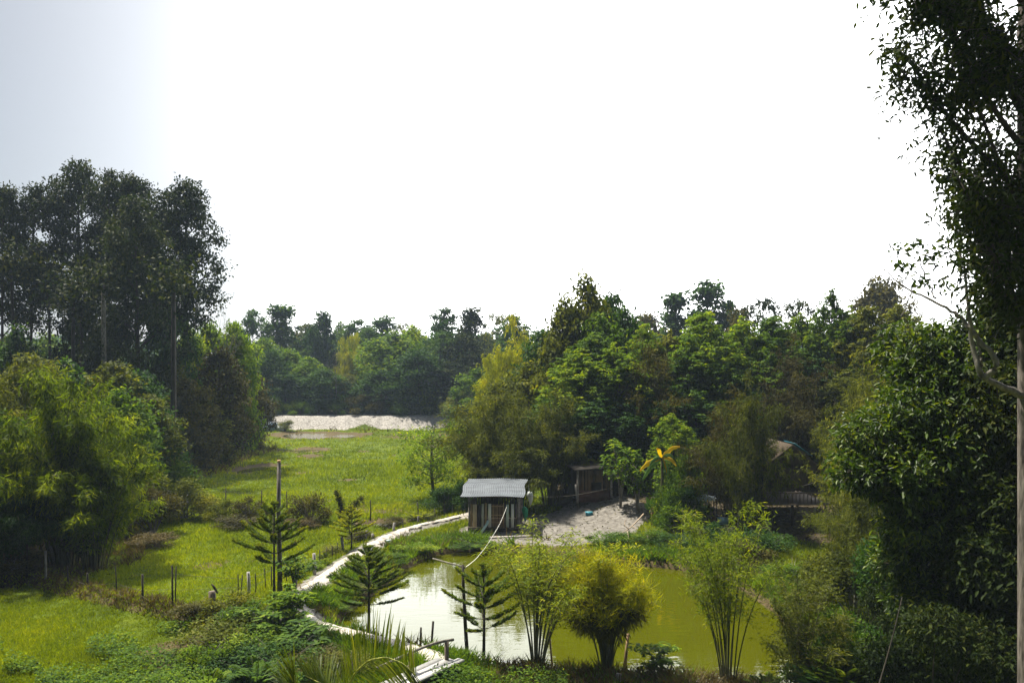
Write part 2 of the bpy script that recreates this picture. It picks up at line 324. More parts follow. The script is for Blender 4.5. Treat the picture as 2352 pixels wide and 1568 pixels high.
# trodden path on the dyke
def smooth_line(P, n):
    P = np.array(P, float); t = np.arange(len(P)); s = np.linspace(0, len(P)-1, n); r = np.stack([np.interp(s, t, P[:, k]) for k in range(P.shape[1])], 1)
    for _ in range(6): r[1:-1] = (r[:-2]+2*r[1:-1]+r[2:])/4
    return r
pl = smooth_line(PATH, 260); T = np.gradient(pl, axis=0); T /= np.linalg.norm(T, axis=1)[:, None]; S = np.stack([-T[:, 1], T[:, 0]], 1)
wid = np.interp(np.linspace(0, 1, 260), [0, .1, .5, .7, .85, 1], [.36, .23, .2, .17, .26, .62]); rng = np.random.default_rng(3)
cols = []
for k in np.linspace(-1, 1, 11):
    j = (noise(pl[:, 0]*3, pl[:, 1]*3, .8, int(3*k+4))*.22+rng.normal(0, .03, 260))*abs(k)**2
    q = pl+S*((wid*k)+j*np.sign(k))[:, None]; z = ground_z(q[:, 0], q[:, 1])+.06-.05*abs(k)**4
    cols.append(np.column_stack([q, z]))
V = np.stack(cols, 1); ii = (np.arange(259)[:, None]*11+np.arange(10)[None]).ravel()
g = Geo(); g.add(V.reshape(-1, 3), np.stack([ii, ii+1, ii+12, ii+11], -1))
tag(g.obj('dirt_path', surfmat('pale_trodden_sand', (.13,.11,.09), (.45,.42,.38), 3, .95, .7, c3=(.42,.39,.35)), smooth=True), kind='structure')

# ---------------------------------------------------------------- grass and weeds nobody could count
def scatter(n, y0, y1, xr, seed, power=1.0):
    rng = np.random.default_rng(seed)
    v = rng.uniform(F*CAMZ/y1, F*CAMZ/y0, n); y = F*CAMZ/v; u = rng.uniform(xr[0], xr[1], n)
    return (u-CX)/F*y+rng.normal(0, .15, n), y+rng.normal(0, .2, n), rng
def tufts(name, mat, n, y0, y1, xr, seed, keep, hmul=1.0, wmul=1.0, blades=3, spread=.5):
    x, y, rng = scatter(n, y0, y1, xr, seed); k = keep(x, y, rng); x, y = x[k], y[k]
    cl = np.clip(noise(x, y, .5, 2)*.5+noise(x, y, 1.6, 5)*.35+noise(x, y, 5, 7)*.35, -1, 1)
    z = ground_z(x, y)
    g = Geo()
    for b in range(blades):
        m = len(x); s = np.clip(y/28, .8, 1.9)
        h = np.clip(.09+.11*cl+.05*rng.random(m), .03, 1)*s*hmul; wd = .018*s*1.5*wmul
        bx = x+rng.normal(0, .05, m)*s; by = y+rng.normal(0, .05, m)*s
        a = rng.uniform(0, 6.28, m); dx, dy = np.cos(a)*wd, np.sin(a)*wd
        lx, ly = rng.normal(0, spread, m)*h, rng.normal(0, spread, m)*h
        V = np.stack([np.stack([bx-dx, by-dy, z-.02], 1), np.stack([bx+dx, by+dy, z-.02], 1), np.stack([bx+lx, by+ly, z+h], 1)], 1)
        g.add(V.reshape(-1, 3), np.arange(m)[:, None]*3+np.array([[0, 1, 2]]), np.clip(rng.normal(.42, .16, m)+.2*cl+.16*noise(x, y, 6, 3), 0, 1))
    o = g.obj(name, mat); return o
def k_field(x, y, rng):
    s, l, mu = masks(x, y); gz = ground_z(x, y)
    return (s < .45) & (l < .3+.3*rng.random(len(x))) & (mu < .5+.5*rng.random(len(x))) & ~((x > -.3) & (y < 20.6)) & (gz > -.16) & (y < 95)
tag(tufts('field_grass', M['grass'], 310000, 14, 96, (-80, 2400), 1, k_field, .8, .8), 'bright green short grass covering the marshy field', 'grass', kind='stuff')
def k_bank(x, y, rng):
    d = sdf(x, y, POND); dp = seg_dist(x, y, PATH, False); s, l, mu = masks(x, y)
    near = (y < 18.2) & (x > -9) & (x < 1.2) & (rng.random(len(x)) < .35) & (dp > .45)
    return (((d > -1.5) & (d < -.02) & ((y > 21) | (x < -1) | (rng.random(len(x)) < .12)) & (dp > .3) & (s < .8)) | near) & (noise(x, y, .9, 4) > -.35) & (d < 0) & ~((x > .1) & (x < 3.4) & (y > 29) & (y < 34))
tag(tufts('bank_weeds', M['fresh'], 150000, 15.5, 35, (400, 2352), 2, k_bank, 1.7, 1.3, 2, .8), 'green weeds growing along the banks of the pond', 'weeds', kind='stuff')
def k_dry(x, y, rng):
    r = seg_dist(x, y, RIDGE, False); d = sdf(x, y, POND); h = sdf(x, y, HILL)
    return (r < .5) | ((y > 89) & (y < 93.5) & (noise(x, y, 2, 1) > .1)) | ((d > -1.8) & (d < 0) & ((noise(x, y, .7, 8) > .25) | ((y < 20.5) & (x > -.5) & (rng.random(len(x)) < .6))) & (seg_dist(x, y, PATH, False) > .35)) | ((sdf(x, y, LWOOD) > -1.5) & (sdf(x, y, LWOOD) < .8))
tag(tufts('dry_grass', M['drygrass'], 90000, 15.5, 96, (-80, 2352), 3, k_dry, 2.2, 1.0, 2, .8), 'dry brown grass along ditch edges and pond banks', 'grass', kind='stuff')
def herb(name, mat, n, y0, y1, xr, seed, keep, L, hh):
    x, y, rng = scatter(n, y0, y1, xr, seed); k = keep(x, y, rng); x, y = x[k], y[k]; m = len(x)
    g = Geo(); z = ground_z(x, y)+rng.random(m)*hh*(1+.6*noise(x, y, .7, 3))
    D = unit(rng, m); D[:, 2] = np.abs(D[:, 2])*.3; N = unit(rng, m)*.6+np.array([0, 0, 1])
    g.leaves(np.column_stack([x, y, z]), D, N, L*rng.uniform(.6, 1.3, m), L*.5, np.clip(rng.normal(.5, .2, m), 0, 1)); return g.obj(name, mat)
def k_herb(x, y, rng):
    return (sdf(x, y, POND) < -.9) & (seg_dist(x, y, PATH, False) > .8) & (((x > -9) & (x < -4.6) & (y < 20) & (noise(x, y, 1.3, 7) > -.3)) | ((x > -2.4) & (x < 1.2) & (y < 18.4) & (noise(x, y, 1.1, 7) > -.3)) | ((y < 21.5) & (x < -3) & (noise(x, y, 1.2, 9) > .45)))
tag(herb('ground_herbs', M['mid'], 120000, 14.5, 22, (-60, 2000), 4, k_herb, .09, .3), 'low broad leaved herbs covering the wet ground by the dyke', 'ground cover', kind='stuff')
def k_lit(x, y, rng):
    s, l, mu = masks(x, y); return (l > .6) | ((s > .5) & (y < 41) & (y > 30) & (rng.random(len(x)) < .22))
tag(herb('leaf_litter', M['brown'], 60000, 15, 44, (0, 2352), 6, k_lit, .14, .05), 'brown fallen leaves lying under the trees', 'leaf litter', kind='stuff')
# ---------------------------------------------------------------- plant builders: each returns {'part': (mesh, material)} at real size
def bez(a, b, c, n=6):
    t = np.linspace(0, 1, n)[:, None]; return (1-t)**2*a+2*t*(1-t)*b+t*t*c
def prof(kind, t):
    if kind == 'cone': return (1-t)**.6*min(1, .45+t*5)
    if kind == 'oval': return math.sqrt(max(0, 1-(2*t-1)**2))*.95+.05
    if kind == 'egg': return math.sqrt(max(0, 1-(1.55*t-.55)**2)) if t > 0 else .8
    if kind == 'flat': return .55+.45*t
    return math.sqrt(max(0, 1-t*t))*.9+.1
def tree(seed, H, Rd, base, profile='egg', nlobe=40, lr=1.1, twigs=26, per=7, L=.3, Wd=.16, droop=.3, trunk_r=.16, flat=.7, mat='deep', bark='bark', lean=.3, tspread=.28, gap=0, fine=False, whorl=False):
    rng = np.random.default_rng(seed); g = Geo(); t_ = Geo()
    top = np.array([rng.normal(0, lean), rng.normal(0, lean), H*.97])
    tr = bez(np.zeros(3)-[0, 0, .3], np.array([rng.normal(0, lean), rng.normal(0, lean), H*.5]), top, 10)
    t_.tube(tr, trunk_r*np.linspace(1, .12, 10)**.8, 8)
    a = rng.uniform(0, 6.28); z0 = H*base
    for i in range(nlobe):
        t = ((i+.5)/nlobe); t = min(.999, max(0, t+rng.normal(0, .03)))
        a += 2.4+rng.normal(0, .35)
        rr = prof(profile, t)*Rd; rad = rr*rng.uniform(.35, .95)**.6
        zc = z0+(H*.99-z0)*t-lr*.3*(t > .85)
        k = np.interp(zc, tr[:, 2], np.arange(10)); ax = np.array([np.interp(k, np.arange(10), tr[:, 0]), np.interp(k, np.arange(10), tr[:, 1]), 0])
        c = ax+[math.cos(a)*max(0, rad-lr*.4), math.sin(a)*max(0, rad-lr*.4), zc]
        s = lr*rng.uniform(.65, 1.2)*(.72+.28*rr/Rd)
        st = np.array([ax[0], ax[1], max(H*base*.8, zc-rad*.55)])
        if i % 2 == 0 or gap: t_.tube(bez(st, (st+c)/2+[0, 0, rad*.05], c, 5), trunk_r*np.linspace(.38, .06, 5), 4, cap=False)
        n = int(twigs*rng.uniform(.6, 1.3)*(s/lr)**1.6)+3
        q = unit(rng, n)*rng.random(n)[:, None]**.42*s; q[:, 2] *= flat; q += c
        if i % 3 == 0:
            for e in q[:4]: t_.tube([c, (c+e)/2+[0, 0, .05], e], [trunk_r*.08, trunk_r*.06, trunk_r*.03], 3, cap=False)
        lp = np.repeat(q, per, 0); m = len(lp); tv = np.repeat(rng.normal(.5, .14, n), per)
        if whorl:
            D = unit(rng, m); D[:, 2] = D[:, 2]*.35-droop; off = D*.02
        else:
            off = rng.normal(0, tspread, (m, 3))*[1, 1, .6]; D = unit(rng, m)+(lp-c)/s*.5; D[:, 2] -= droop
        N = unit(rng, m)*.7+[0, 0, 1]+(lp-c)/s*.4
        g.leaves(lp+off, D, N, L*rng.uniform(.7, 1.25, m), Wd*rng.uniform(.8, 1.2, m), np.clip(tv+rng.normal(0, .1, m), 0, 1), fine=fine)
    return {'trunk': (t_.mesh('trunk', True), bark), 'crown': (g.mesh('crown'), mat)}
def bamboo(seed, H, Rd, nc=26, L=.22, Wd=.035, tw=16, per=12, base_r=.35, mat='olive', droop=1.0, low=.25, spread=.45, cr=.028, arch=1.0, leaf_droop=.5, culm='culm'):
    rng = np.random.default_rng(seed); g = Geo(); t_ = Geo()
    for i in range(nc):
        a = rng.uniform(0, 6.28); k = rng.random()**.6; h = H*rng.uniform(.6, 1)*(1-.25*k*arch)
        b = np.array([math.cos(a)*base_r*k*rng.uniform(.4, 1), math.sin(a)*base_r*k*rng.uniform(.4, 1), -.1])
        out = Rd*k*rng.uniform(.6, 1.1)
        mid = b+[math.cos(a)*out*.25, math.sin(a)*out*.25, h*.75]; a2 = a+rng.normal(0, .3)
        tip = b+[math.cos(a2)*out, math.sin(a2)*out, h*(1-.28*droop*k)]
        c = bez(b, mid, tip, 12); t_.tube(c, cr*np.linspace(1, .2, 12), 5, var=rng.random(), cap=False)
        n = int(tw*rng.uniform(.7, 1.3)); s = low+(1-low)*rng.random(n)**.8
        q = np.stack([np.interp(s*11, np.arange(12), c[:, j]) for j in range(3)], 1)
        sp = spread*(.35+.65*np.sin(np.clip(s, 0, 1)*2.6))[:, None]
        e = q+unit(rng, n)*[1, 1, .55]*sp*rng.uniform(.5, 1.6, (n, 1)); e[:, 2] -= sp[:, 0]*.3*droop
        for j in range(0, n, 2): t_.tube([q[j], (q[j]+e[j])/2+[0, 0, .04], e[j]], [cr*.3, cr*.22, cr*.1], 3, var=.7, cap=False)
        f = rng.random((n, per, 1)); lp = (q[:, None]*(1-f)+e[:, None]*f+[0, 0, .04])+rng.normal(0, L*.35, (n, per, 3)); lp = lp.reshape(-1, 3); m = len(lp)
        D = unit(rng, m)+np.repeat(e-q, per, 0)/(spread+1e-6)*.6; D[:, 2] -= leaf_droop
        g.leaves(lp, D, unit(rng, m)+[0, 0, .8], L*rng.uniform(.6, 1.3, m), Wd, np.clip(np.repeat(rng.normal(.5, .15, n), per)+rng.normal(0, .1, m), 0, 1))
    return {'culms': (t_.mesh('culms', True), culm), 'foliage': (g.mesh('foliage'), mat)}
def bush(seed, H, Rd, n=1800, L=.12, Wd=.05, mat='mid', up=.3, stems=14, fine=False, lump=.28):
    rng = np.random.default_rng(seed); g = Geo(); t_ = Geo()
    nl = 16
    for i in range(nl):
        a = rng.uniform(0, 6.28); t = rng.random(); r = Rd*prof('dome', t*.9)*rng.uniform(.2, .85)
        c = np.array([math.cos(a)*r, math.sin(a)*r, H*(.12+.75*t)]); s = lump*Rd*rng.uniform(.7, 1.5)
        t_.tube(bez(np.array([c[0]*.1, c[1]*.1, -.05]), c*[.4, .4, .6], c, 5), np.linspace(.018, .006, 5)*max(1, Rd), 4, cap=False)
        m = n//nl; q = unit(rng, m)*rng.random(m)[:, None]**.5*s*[1, 1, 1.1]+c; q[:, 2] = np.maximum(q[:, 2], .02)
        D = unit(rng, m)+(q-c)/s*.5; D[:, 2] += up
        g.leaves(q, D, unit(rng, m)+[0, 0, .8], L*rng.uniform(.6, 1.3, m), Wd, np.clip(rng.normal(.5, .15)+rng.normal(0, .13, m), 0, 1), fine=fine)
    for i in range(stems):
        a = rng.uniform(0, 6.28); l = H*rng.uniform(.7, 1.15); t_.tube(bez(np.zeros(3), np.array([math.cos(a)*Rd*.2, math.sin(a)*Rd*.2, l*.6]), np.array([math.cos(a)*Rd*.6, math.sin(a)*Rd*.6, l]), 5), [.012, .01, .008, .006, .003], 3, cap=False)
    return {'stems': (t_.mesh('stems'), 'twig'), 'foliage': (g.mesh('foliage'), mat)}
def bare(seed, H, spread=.5, depth=5, r=.09, mat='barkp', leaf=None, L=.15):
    rng = np.random.default_rng(seed); t_ = Geo(); ends = []
    def grow(p, d, l, r, k):
        q = p+d*l*.5+rng.normal(0, l*.05, 3); e = q+(d+rng.normal(0, .12, 3))*l*.5
        t_.tube([p, q, e], [r, r*.8, r*.62], 5 if k > 2 else 3, cap=False)
        if k == 0: ends.append(e); return
        for j in range(2 if rng.random() < .45 else 3):
            nd = d+rng.normal(0, spread, 3); nd[2] += .12; nd /= np.linalg.norm(nd); grow(e, nd, l*rng.uniform(.62, .85), r*.6, k-1)
    grow(np.array([0, 0, -.2]), np.array([0, 0, 1.]), H*.36, r, depth)
    out = {'trunk': (t_.mesh('trunk'), mat)}
    if leaf:
        g = Geo(); P = np.repeat(np.array(ends), 5, 0); m = len(P); D = unit(rng, m); D[:, 2] -= .2
        g.leaves(P+rng.normal(0, L*.6, (m, 3)), D, unit(rng, m)+[0, 0, 1], L*rng.uniform(.7, 1.2, m), L*.45, rng.random(m)); out['crown'] = (g.mesh('crown'), leaf)
    return out
def araucaria(seed, H, Rd, base=.25, tiers=9, L=.09, mat='pine', dens=1.0, tip=.55):
    rng = np.random.default_rng(seed); g = Geo(); t_ = Geo()
    tr = bez(np.array([0, 0, -.15]), np.array([rng.normal(0, .04), rng.normal(0, .04), H*.5]), np.array([0, 0, H]), 8); t_.tube(tr, H*.0125*np.linspace(1, .25, 8), 7)
    for i in range(tiers):
        t = i/(tiers-1); z = H*(base+(1-base)*.97*t); rad = Rd*(1-t)**.8*rng.uniform(.75, 1.15)*(.75 if i == 0 else 1)+.06*Rd; nb = 6 if i else 3
        a0 = rng.uniform(0, 6.28)
        for j in range(nb):
            a = a0+j*6.283/nb+rng.normal(0, .15); d = np.array([math.cos(a), math.sin(a), 0]); s = np.array([-d[1], d[0], 0]); rr = rad*rng.uniform(.75, 1.1)
            if rng.random() < .13: continue
            c = bez(np.array([0, 0, z]), d*rr*.6+[0, 0, z+rr*.12+rr*.3*t], d*rr+[0, 0, z+rr*rng.uniform(.4, .65)+rr*.5*t], 9)
            t_.tube(c, H*.004*np.linspace(1, .3, 9), 4, cap=False)
            n = int(95*dens*rr/Rd)+14
            # side sprays on both sides, then short needles along every spray
            for sd_ in (-1, 1):
                f = np.linspace(.22, 1, n); q = np.stack([np.interp(f*8, np.arange(9), c[:, k]) for k in range(3)], 1)
                ll = (rr*.075+.028)*(np.sin(f*2.5)*.7+.3)
                D = s*sd_*.7+d*.6+np.array([0, 0, .6]); D = D+rng.normal(0, .12, (n, 3)); D /= np.linalg.norm(D, axis=1)[:, None]
                for w_ in range(3):
                    g.leaves(q+D*ll[:, None]*w_*.3, D+rng.normal(0, .22, (n, 3)), unit(rng, n)+[0, 0, .6], ll*.8+L*.35, L*.24, np.clip(rng.normal(.45, .13, n)+.25*(f > .8), 0, 1))
    n = 60; g.leaves(np.column_stack([rng.normal(0, .01, (n, 2)), rng.uniform(H*.88, H*.99, n)]), unit(rng, n)+[0, 0, 1.2], unit(rng, n), L*.9, L*.22, rng.random(n))
    return {'trunk': (t_.mesh('trunk', True), 'bark'), 'branches': (g.mesh('branches'), mat)}
def sprig(seed, H, n=26, L=.3, Wd=.09, mat='fresh', nst=3, Rd=.5):       # sapling with drooping leaf rosettes
    rng = np.random.default_rng(seed); g = Geo(); t_ = Geo()
    for i in range(nst):
        a = rng.uniform(0, 6.28); e = np.array([math.cos(a)*Rd*rng.random(), math.sin(a)*Rd*rng.random(), H*rng.uniform(.65, 1)])
        c = bez(np.array([0, 0, -.05]), e*[.2, .2, .6], e, 8); t_.tube(c, np.linspace(.02, .007, 8)*H**.5, 5)
        for j in range(5):
            b = c[3+j]; a2 = rng.uniform(0, 6.28); q = b+np.array([math.cos(a2), math.sin(a2), .5])*Rd*.55*rng.random() if j < 4 else b
            t_.tube([b, (b+q)/2+[0, 0, .02], q+[0, 0, 1e-3]], [.008, .006, .004], 3, cap=False)
            D = unit(rng, n); D[:, 2] = D[:, 2]*.5-.35; g.leaves(q+rng.normal(0, .05, (n, 3)), D, unit(rng, n)*.5+[0, 0, 1], L*rng.uniform(.6, 1.2, n), Wd, np.clip(rng.normal(.5, .2, n), 0, 1), fine=True)
    return {'stems': (t_.mesh('stems', True), 'barkp'), 'foliage': (g.mesh('foliage'), mat)}

PROTO = {}
def proto(key, H, Rd, fn): PROTO[key] = (H, Rd, fn)
for i in range(3): proto(f'tall{i}', 21, 3.3, (lambda i=i: tree(10+i, 21, 3.3, .5, 'egg', 34, 1.35, 46, 9, .27, .17, mat='dark', trunk_r=.2, tspread=.26, flat=.62, gap=1)))
proto('tallfull', 19, 4.2, lambda: tree(15, 19, 4.2, .06, 'egg', 64, 1.4, 44, 9, .28, .17, flat=.6, mat='dark', trunk_r=.2))
for i in range(3): proto(f'conic{i}', 14, 3, (lambda i=i: tree(20+i, 14, 3, .12, 'cone', 40, 1.1, 20, 6, .45, .28, mat='deep', flat=.55)))
for i in range(4): proto(f'broad{i}', 12, 4, (lambda i=i: tree(30+i, 12, 4, .05, 'egg', 60, 1.3, 24, 6, .42, .24, mat='deep', flat=.75)))
for i in range(4): proto(f'rub{i}', 10, 3.4, (lambda i=i: tree(40+i, 10, 3.4, .08, 'egg', 105, .85, 24, 9, .28, .1, droop=.35, mat='mid', flat=.85, whorl=True, trunk_r=.13)))
for i in range(3): proto(f'rubh{i}', 10, 3.4, (lambda i=i: tree(45+i, 10, 3.4, .38, 'egg', 70, .9, 24, 9, .28, .1, droop=.35, mat='mid', flat=.85, whorl=True, trunk_r=.14)))
proto('layer', 13, 3, lambda: tree(50, 13, 3, .55, 'egg', 22, .9, 24, 7, .4, .26, mat='deep', flat=.35, gap=1))
proto('airy', 5, 2.2, lambda: tree(51, 5, 2.2, .25, 'flat', 36, .5, 18, 6, .2, .07, mat='yellow', flat=.5, gap=1, trunk_r=.09, lean=.5, bark='culm'))
proto('sparse', 13, 3.5, lambda: tree(52, 13, 3.5, .45, 'egg', 26, .8, 12, 5, .4, .22, mat='olive', flat=.5, gap=1))
for i in range(3): proto(f'bam{i}', 7.5, 3.4, (lambda i=i: bamboo(60+i, 7.5, 3.4, 46, .24, .04, 26, 16, .7, 'olive', spread=.8, low=.18)))
for i in range(2): proto(f'plume{i}', 7.5, 3.2, (lambda i=i: bamboo(70+i, 7.5, 3.2, 52, .26, .04, 28, 18, .6, 'bamboo', droop=1.15, spread=.6, low=.2, leaf_droop=.7)))
for i in range(3): proto(f'thin{i}', 3.6, 1.3, (lambda i=i: bamboo(80+i, 3.6, 1.3, 20, .1, .017, 46, 8, .16, 'bamboo2', droop=.1, spread=.3, low=.36, cr=.014, arch=.3, leaf_droop=.1)))
def ballclump():
    p = bamboo(85, 2.7, 1.0, 44, .2, .014, 26, 13, .15, 'golden', droop=.1, spread=.26, low=.7, cr=.016, arch=.55, leaf_droop=-.5)
    rng = np.random.default_rng(86); g = Geo()
    for i in range(30):
        a = rng.uniform(0, 6.28); r = rng.uniform(.15, .58); c = np.array([math.cos(a)*r, math.sin(a)*r, rng.uniform(1.05, 1.6)-.25*r]); n = 420
        q = c+unit(rng, n)*rng.random(n)[:, None]**.5*[.34, .34, .26]; D = unit(rng, n)*.7+(q-[0, 0, 1.5])*1.1; D[:, 2] -= .25
        g.leaves(q, D, unit(rng, n)+[0, 0, .5], .2*rng.uniform(.6, 1.2, n), .015, np.clip(rng.normal(.45, .15, n), 0, 1))
    p['old_foliage'] = (g.mesh('old_foliage'), 'brown'); return p
proto('ball', 2.7, 1.0, ballclump)
for i in range(4): proto(f'bush{i}', 1.6, 1.2, (lambda i=i: bush(90+i, 1.6, 1.2, 3200, .12, .045)))
for i in range(2): proto(f'bigbush{i}', 4, 2.6, (lambda i=i: bush(95+i, 4, 2.6, 6500, .24, .1, 'deep')))
for i in range(2): proto(f'bare{i}', 9, 3, (lambda i=i: bare(100+i, 9, .42)))
proto('wintry', 10, 4, lambda: bare(104, 10, .5, 6, .12, 'bark', 'brown', .3))
for i in range(3): proto(f'arau{i}', 3.0, 1.0, (lambda i=i: araucaria(110+i, 3.0, 1.0, (.34, .4, .42)[i], (9, 7, 7)[i])))
proto('arauy', 2.2, .7, lambda: araucaria(113, 2.2, .7, .3, 8, mat='golden'))
for i in range(2): proto(f'sprig{i}', 1.8, .6, (lambda i=i: sprig(120+i, 1.8, 22, .17, .05, nst=4, Rd=.6)))
BUILT = {}
def plant(key, name, u, vtop, Y, wpx, label, cat='tree', mat=None, group=None, seed=0, x=None, vbase=None, rz=None):
    """place a plant: foot on the ground at distance Y, top and width as the photo shows"""
    H0, R0, fn = PROTO[key]
    px = (u-CX)/F*Y if x is None else x; gz = float(ground_z(px, Y)); top = CAMZ-(vtop-HV)/F*Y
    if key not in BUILT:
        pr = fn(); me = (pr.get('crown') or pr.get('foliage') or pr.get('branches') or pr['trunk'])[0]
        co = np.empty(len(me.vertices)*3, np.float32); me.vertices.foreach_get('co', co); co = co.reshape(-1, 3)
        BUILT[key] = (pr, float(np.percentile(co[:, 2], 99.6 if key[:4] == 'plum' else 98.3 if key[:4] in ('thin', 'ball') or key[:3] == 'bam' else 99.93)), float(np.percentile(np.abs(co[:, :2]), 94)))
    pr, H0, R0 = BUILT[key]; sz = max(.2, (top-gz))/H0; sx = wpx/F*Y/2/R0
    if rz is None: rz = (hash((int(u*7), int(Y*13))) % 628)/100
    e = empty(name, (px, Y, gz), label, cat, group, rz); e.scale = (sx, sx, sz)
    for pn, (me, mt) in pr.items():
        o = bpy.data.objects.new(pn, me); C.objects.link(o); o.parent = e
        if not me.materials: me.materials.append(M[mt])
        if mat and pn in ('crown', 'foliage', 'branches'):
            o.material_slots[0].link = 'OBJECT'; o.material_slots[0].material = M[mat]
    return e
# ---------------------------------------------------------------- woods at the left
TL = 'tall dark trees standing at the left'
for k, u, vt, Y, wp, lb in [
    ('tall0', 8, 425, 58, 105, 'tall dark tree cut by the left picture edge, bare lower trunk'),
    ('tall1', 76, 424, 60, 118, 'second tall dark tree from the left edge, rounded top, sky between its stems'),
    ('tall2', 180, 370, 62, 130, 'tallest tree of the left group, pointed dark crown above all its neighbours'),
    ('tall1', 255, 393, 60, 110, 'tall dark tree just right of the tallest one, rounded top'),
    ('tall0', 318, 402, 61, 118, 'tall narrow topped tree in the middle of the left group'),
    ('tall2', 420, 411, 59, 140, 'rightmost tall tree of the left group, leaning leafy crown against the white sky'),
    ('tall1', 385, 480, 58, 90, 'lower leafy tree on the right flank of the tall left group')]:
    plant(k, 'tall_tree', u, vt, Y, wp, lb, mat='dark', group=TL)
plant('tallfull', 'tall_tree', 318, 455, 55, 170, 'massive dark tree leafy almost to the ground in front of the tall left group', mat='dark')
def pole_tree(u, v0, v1, Y, r, mat, label):
    g = Geo(); a = W(u, v1, Y); a[2] = ground_z(a[0], Y)-.2; b = W(u+random.uniform(-6, 6), v0, Y)
    rng = np.random.default_rng(int(u)); g.tube(bez(a, (a+b)/2+rng.normal(0, .12, 3), b, 9), np.linspace(r, r*.6, 9), 7); k = Geo()
    P = b+rng.normal(0, .5, (60, 3)); 
    o = empty('slender_tree', (a[0], a[1], a[2]), label, 'tree'); 
    t = g.obj('trunk', mat, smooth=True); t.parent = o; t.location = (-a[0], -a[1], -a[2])
    P = np.concatenate([b+rng.normal(0, .9, (420, 3))*[1, 1, .9], b+[0, 0, -.2]+rng.normal(0, .5, (200, 3))])
    k.leaves(P, unit(rng, len(P)), unit(rng, len(P))+[0, 0, 1], .32, .18, rng.random(len(P))); c = k.obj('crown', M['dark']); c.parent = o; c.location = (-a[0], -a[1], -a[2])
pole_tree(240, 640, 850, 52, .2, M['barkp'], 'pale grey bare trunk standing in front of the dark left trees')
pole_tree(168, 690, 860, 53, .16, M['bark'], 'dark thin trunk left of the pale grey one')
pole_tree(187, 660, 860, 54, .15, M['bark'], 'dark thin trunk close beside the pale grey one')
pole_tree(397, 640, 930, 50, .2, M['bark'], 'long dark trunk rising in front of the rightmost tall left tree')
pole_tree(108, 640, 850, 57, .12, M['bark'], 'thin dark stem in the sky gap between the tall left trees')
pole_tree(30, 600, 850, 55, .14, M['bark'], 'thin dark stem near the left picture edge')
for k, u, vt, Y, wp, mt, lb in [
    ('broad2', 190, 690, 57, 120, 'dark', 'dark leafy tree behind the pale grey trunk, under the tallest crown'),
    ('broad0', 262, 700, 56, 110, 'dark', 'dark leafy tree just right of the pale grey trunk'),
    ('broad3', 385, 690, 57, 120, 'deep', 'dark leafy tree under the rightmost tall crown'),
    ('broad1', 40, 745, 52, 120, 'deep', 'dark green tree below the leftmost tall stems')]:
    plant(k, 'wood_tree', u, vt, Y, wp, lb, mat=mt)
for k, u, vt, Y, wp, mt, lb in [
    ('broad0', 20, 770, 80, 120, 'olive', 'hazy olive tree far behind the leftmost tall stems'),
    ('broad1', 110, 765, 85, 130, 'mid', 'hazy tree seen through the sky gap at the left'),
    ('broad2', 205, 790, 82, 120, 'deep', 'hazy tree behind the pale grey trunk'),
    ('broad3', 60, 810, 45, 150, 'olive', 'olive tree behind the bright bamboo at the left edge'),
    ('broad1', 150, 825, 44, 160, 'deep', 'dark green tree just behind the bright bamboo crown'),
    ('broad0', 250, 830, 44, 150, 'olive', 'olive leafy tree below the pale grey trunk'),
    ('broad2', 320, 850, 46, 140, 'deep', 'low dark tree below the massive left tree'),
    ('broad3', 400, 830, 56, 110, 'olive', 'olive tree around the foot of the long dark trunk'),
    ('broad1', 436, 745, 66, 90, 'fresh', 'light green tree beside the tall left group'),
    ('broad2', 480, 738, 68, 100, 'mid', 'round green tree in front of the leafless one'),
    ('broad0', 545, 738, 66, 90, 'fresh', 'yellowish green tree right of the leafless one'),
    ('broad3', 505, 800, 60, 130, 'brown', 'reddish brown thicket tree at the left end of the far field'),
    ('broad1', 430, 870, 54, 120, 'brown', 'brown leafy tree below the light green one at the left'),
    ('broad2', 465, 900, 58, 130, 'olive', 'olive tree at the near side of the brown thicket'),
    ('broad0', 560, 850, 70, 110, 'brown', 'brownish tree at the corner where the sandy bank begins'),
    ('broad3', 525, 925, 66, 100, 'brown', 'low rusty brown tree at the corner of the far field'),
    ('broad2', 345, 905, 44, 140, 'olive', 'olive shrubby tree right of the bright bamboo crown'),
    ('broad1', 275, 890, 38, 150, 'mid', 'green shrubby tree directly behind the bright bamboo')]:
    plant(k, 'wood_tree', u, vt, Y, wp, lb, mat=mt)
plant('bare0', 'bare_tree', 507, 690, 62, 100, 'leafless pale tree reaching above the thicket at the left', group='leafless trees')
plant('bare1', 'bare_tree', 460, 800, 60, 90, 'small leafless pale tree among the brown thicket')
plant('bare1', 'bare_tree', 535, 850, 64, 80, 'grey leafless stems beside the rusty brown tree')
plant('bare0', 'bare_tree', 130, 838, 40, 100, 'arching dry branches over the bright bamboo')
plant('plume0', 'bamboo_clump', 150, 862, 28.5, 265, 'big bright green feathery bamboo clump leaning over the field at the left', 'bamboo')
plant('plume1', 'bamboo_clump', 215, 975, 28.0, 225, 'lower bright bamboo clump in front of the big feathery one', 'bamboo', rz=1)
plant('plume0', 'bamboo_clump', 60, 845, 32, 230, 'yellowish bamboo clump at the left edge behind the big one', 'bamboo', mat='olive')
plant('plume1', 'bamboo_clump', -10, 920, 29, 240, 'dark bamboo clump cut by the left picture edge', 'bamboo', mat='mid')
plant('plume1', 'bamboo_clump', 10, 1090, 27, 170, 'low dark bamboo at the left edge near the ditch', 'bamboo', mat='deep')
plant('bigbush0', 'shrub', 130, 1110, 28.5, 160, 'dark shaded shrub under the big bamboo', 'shrub', mat='dark')
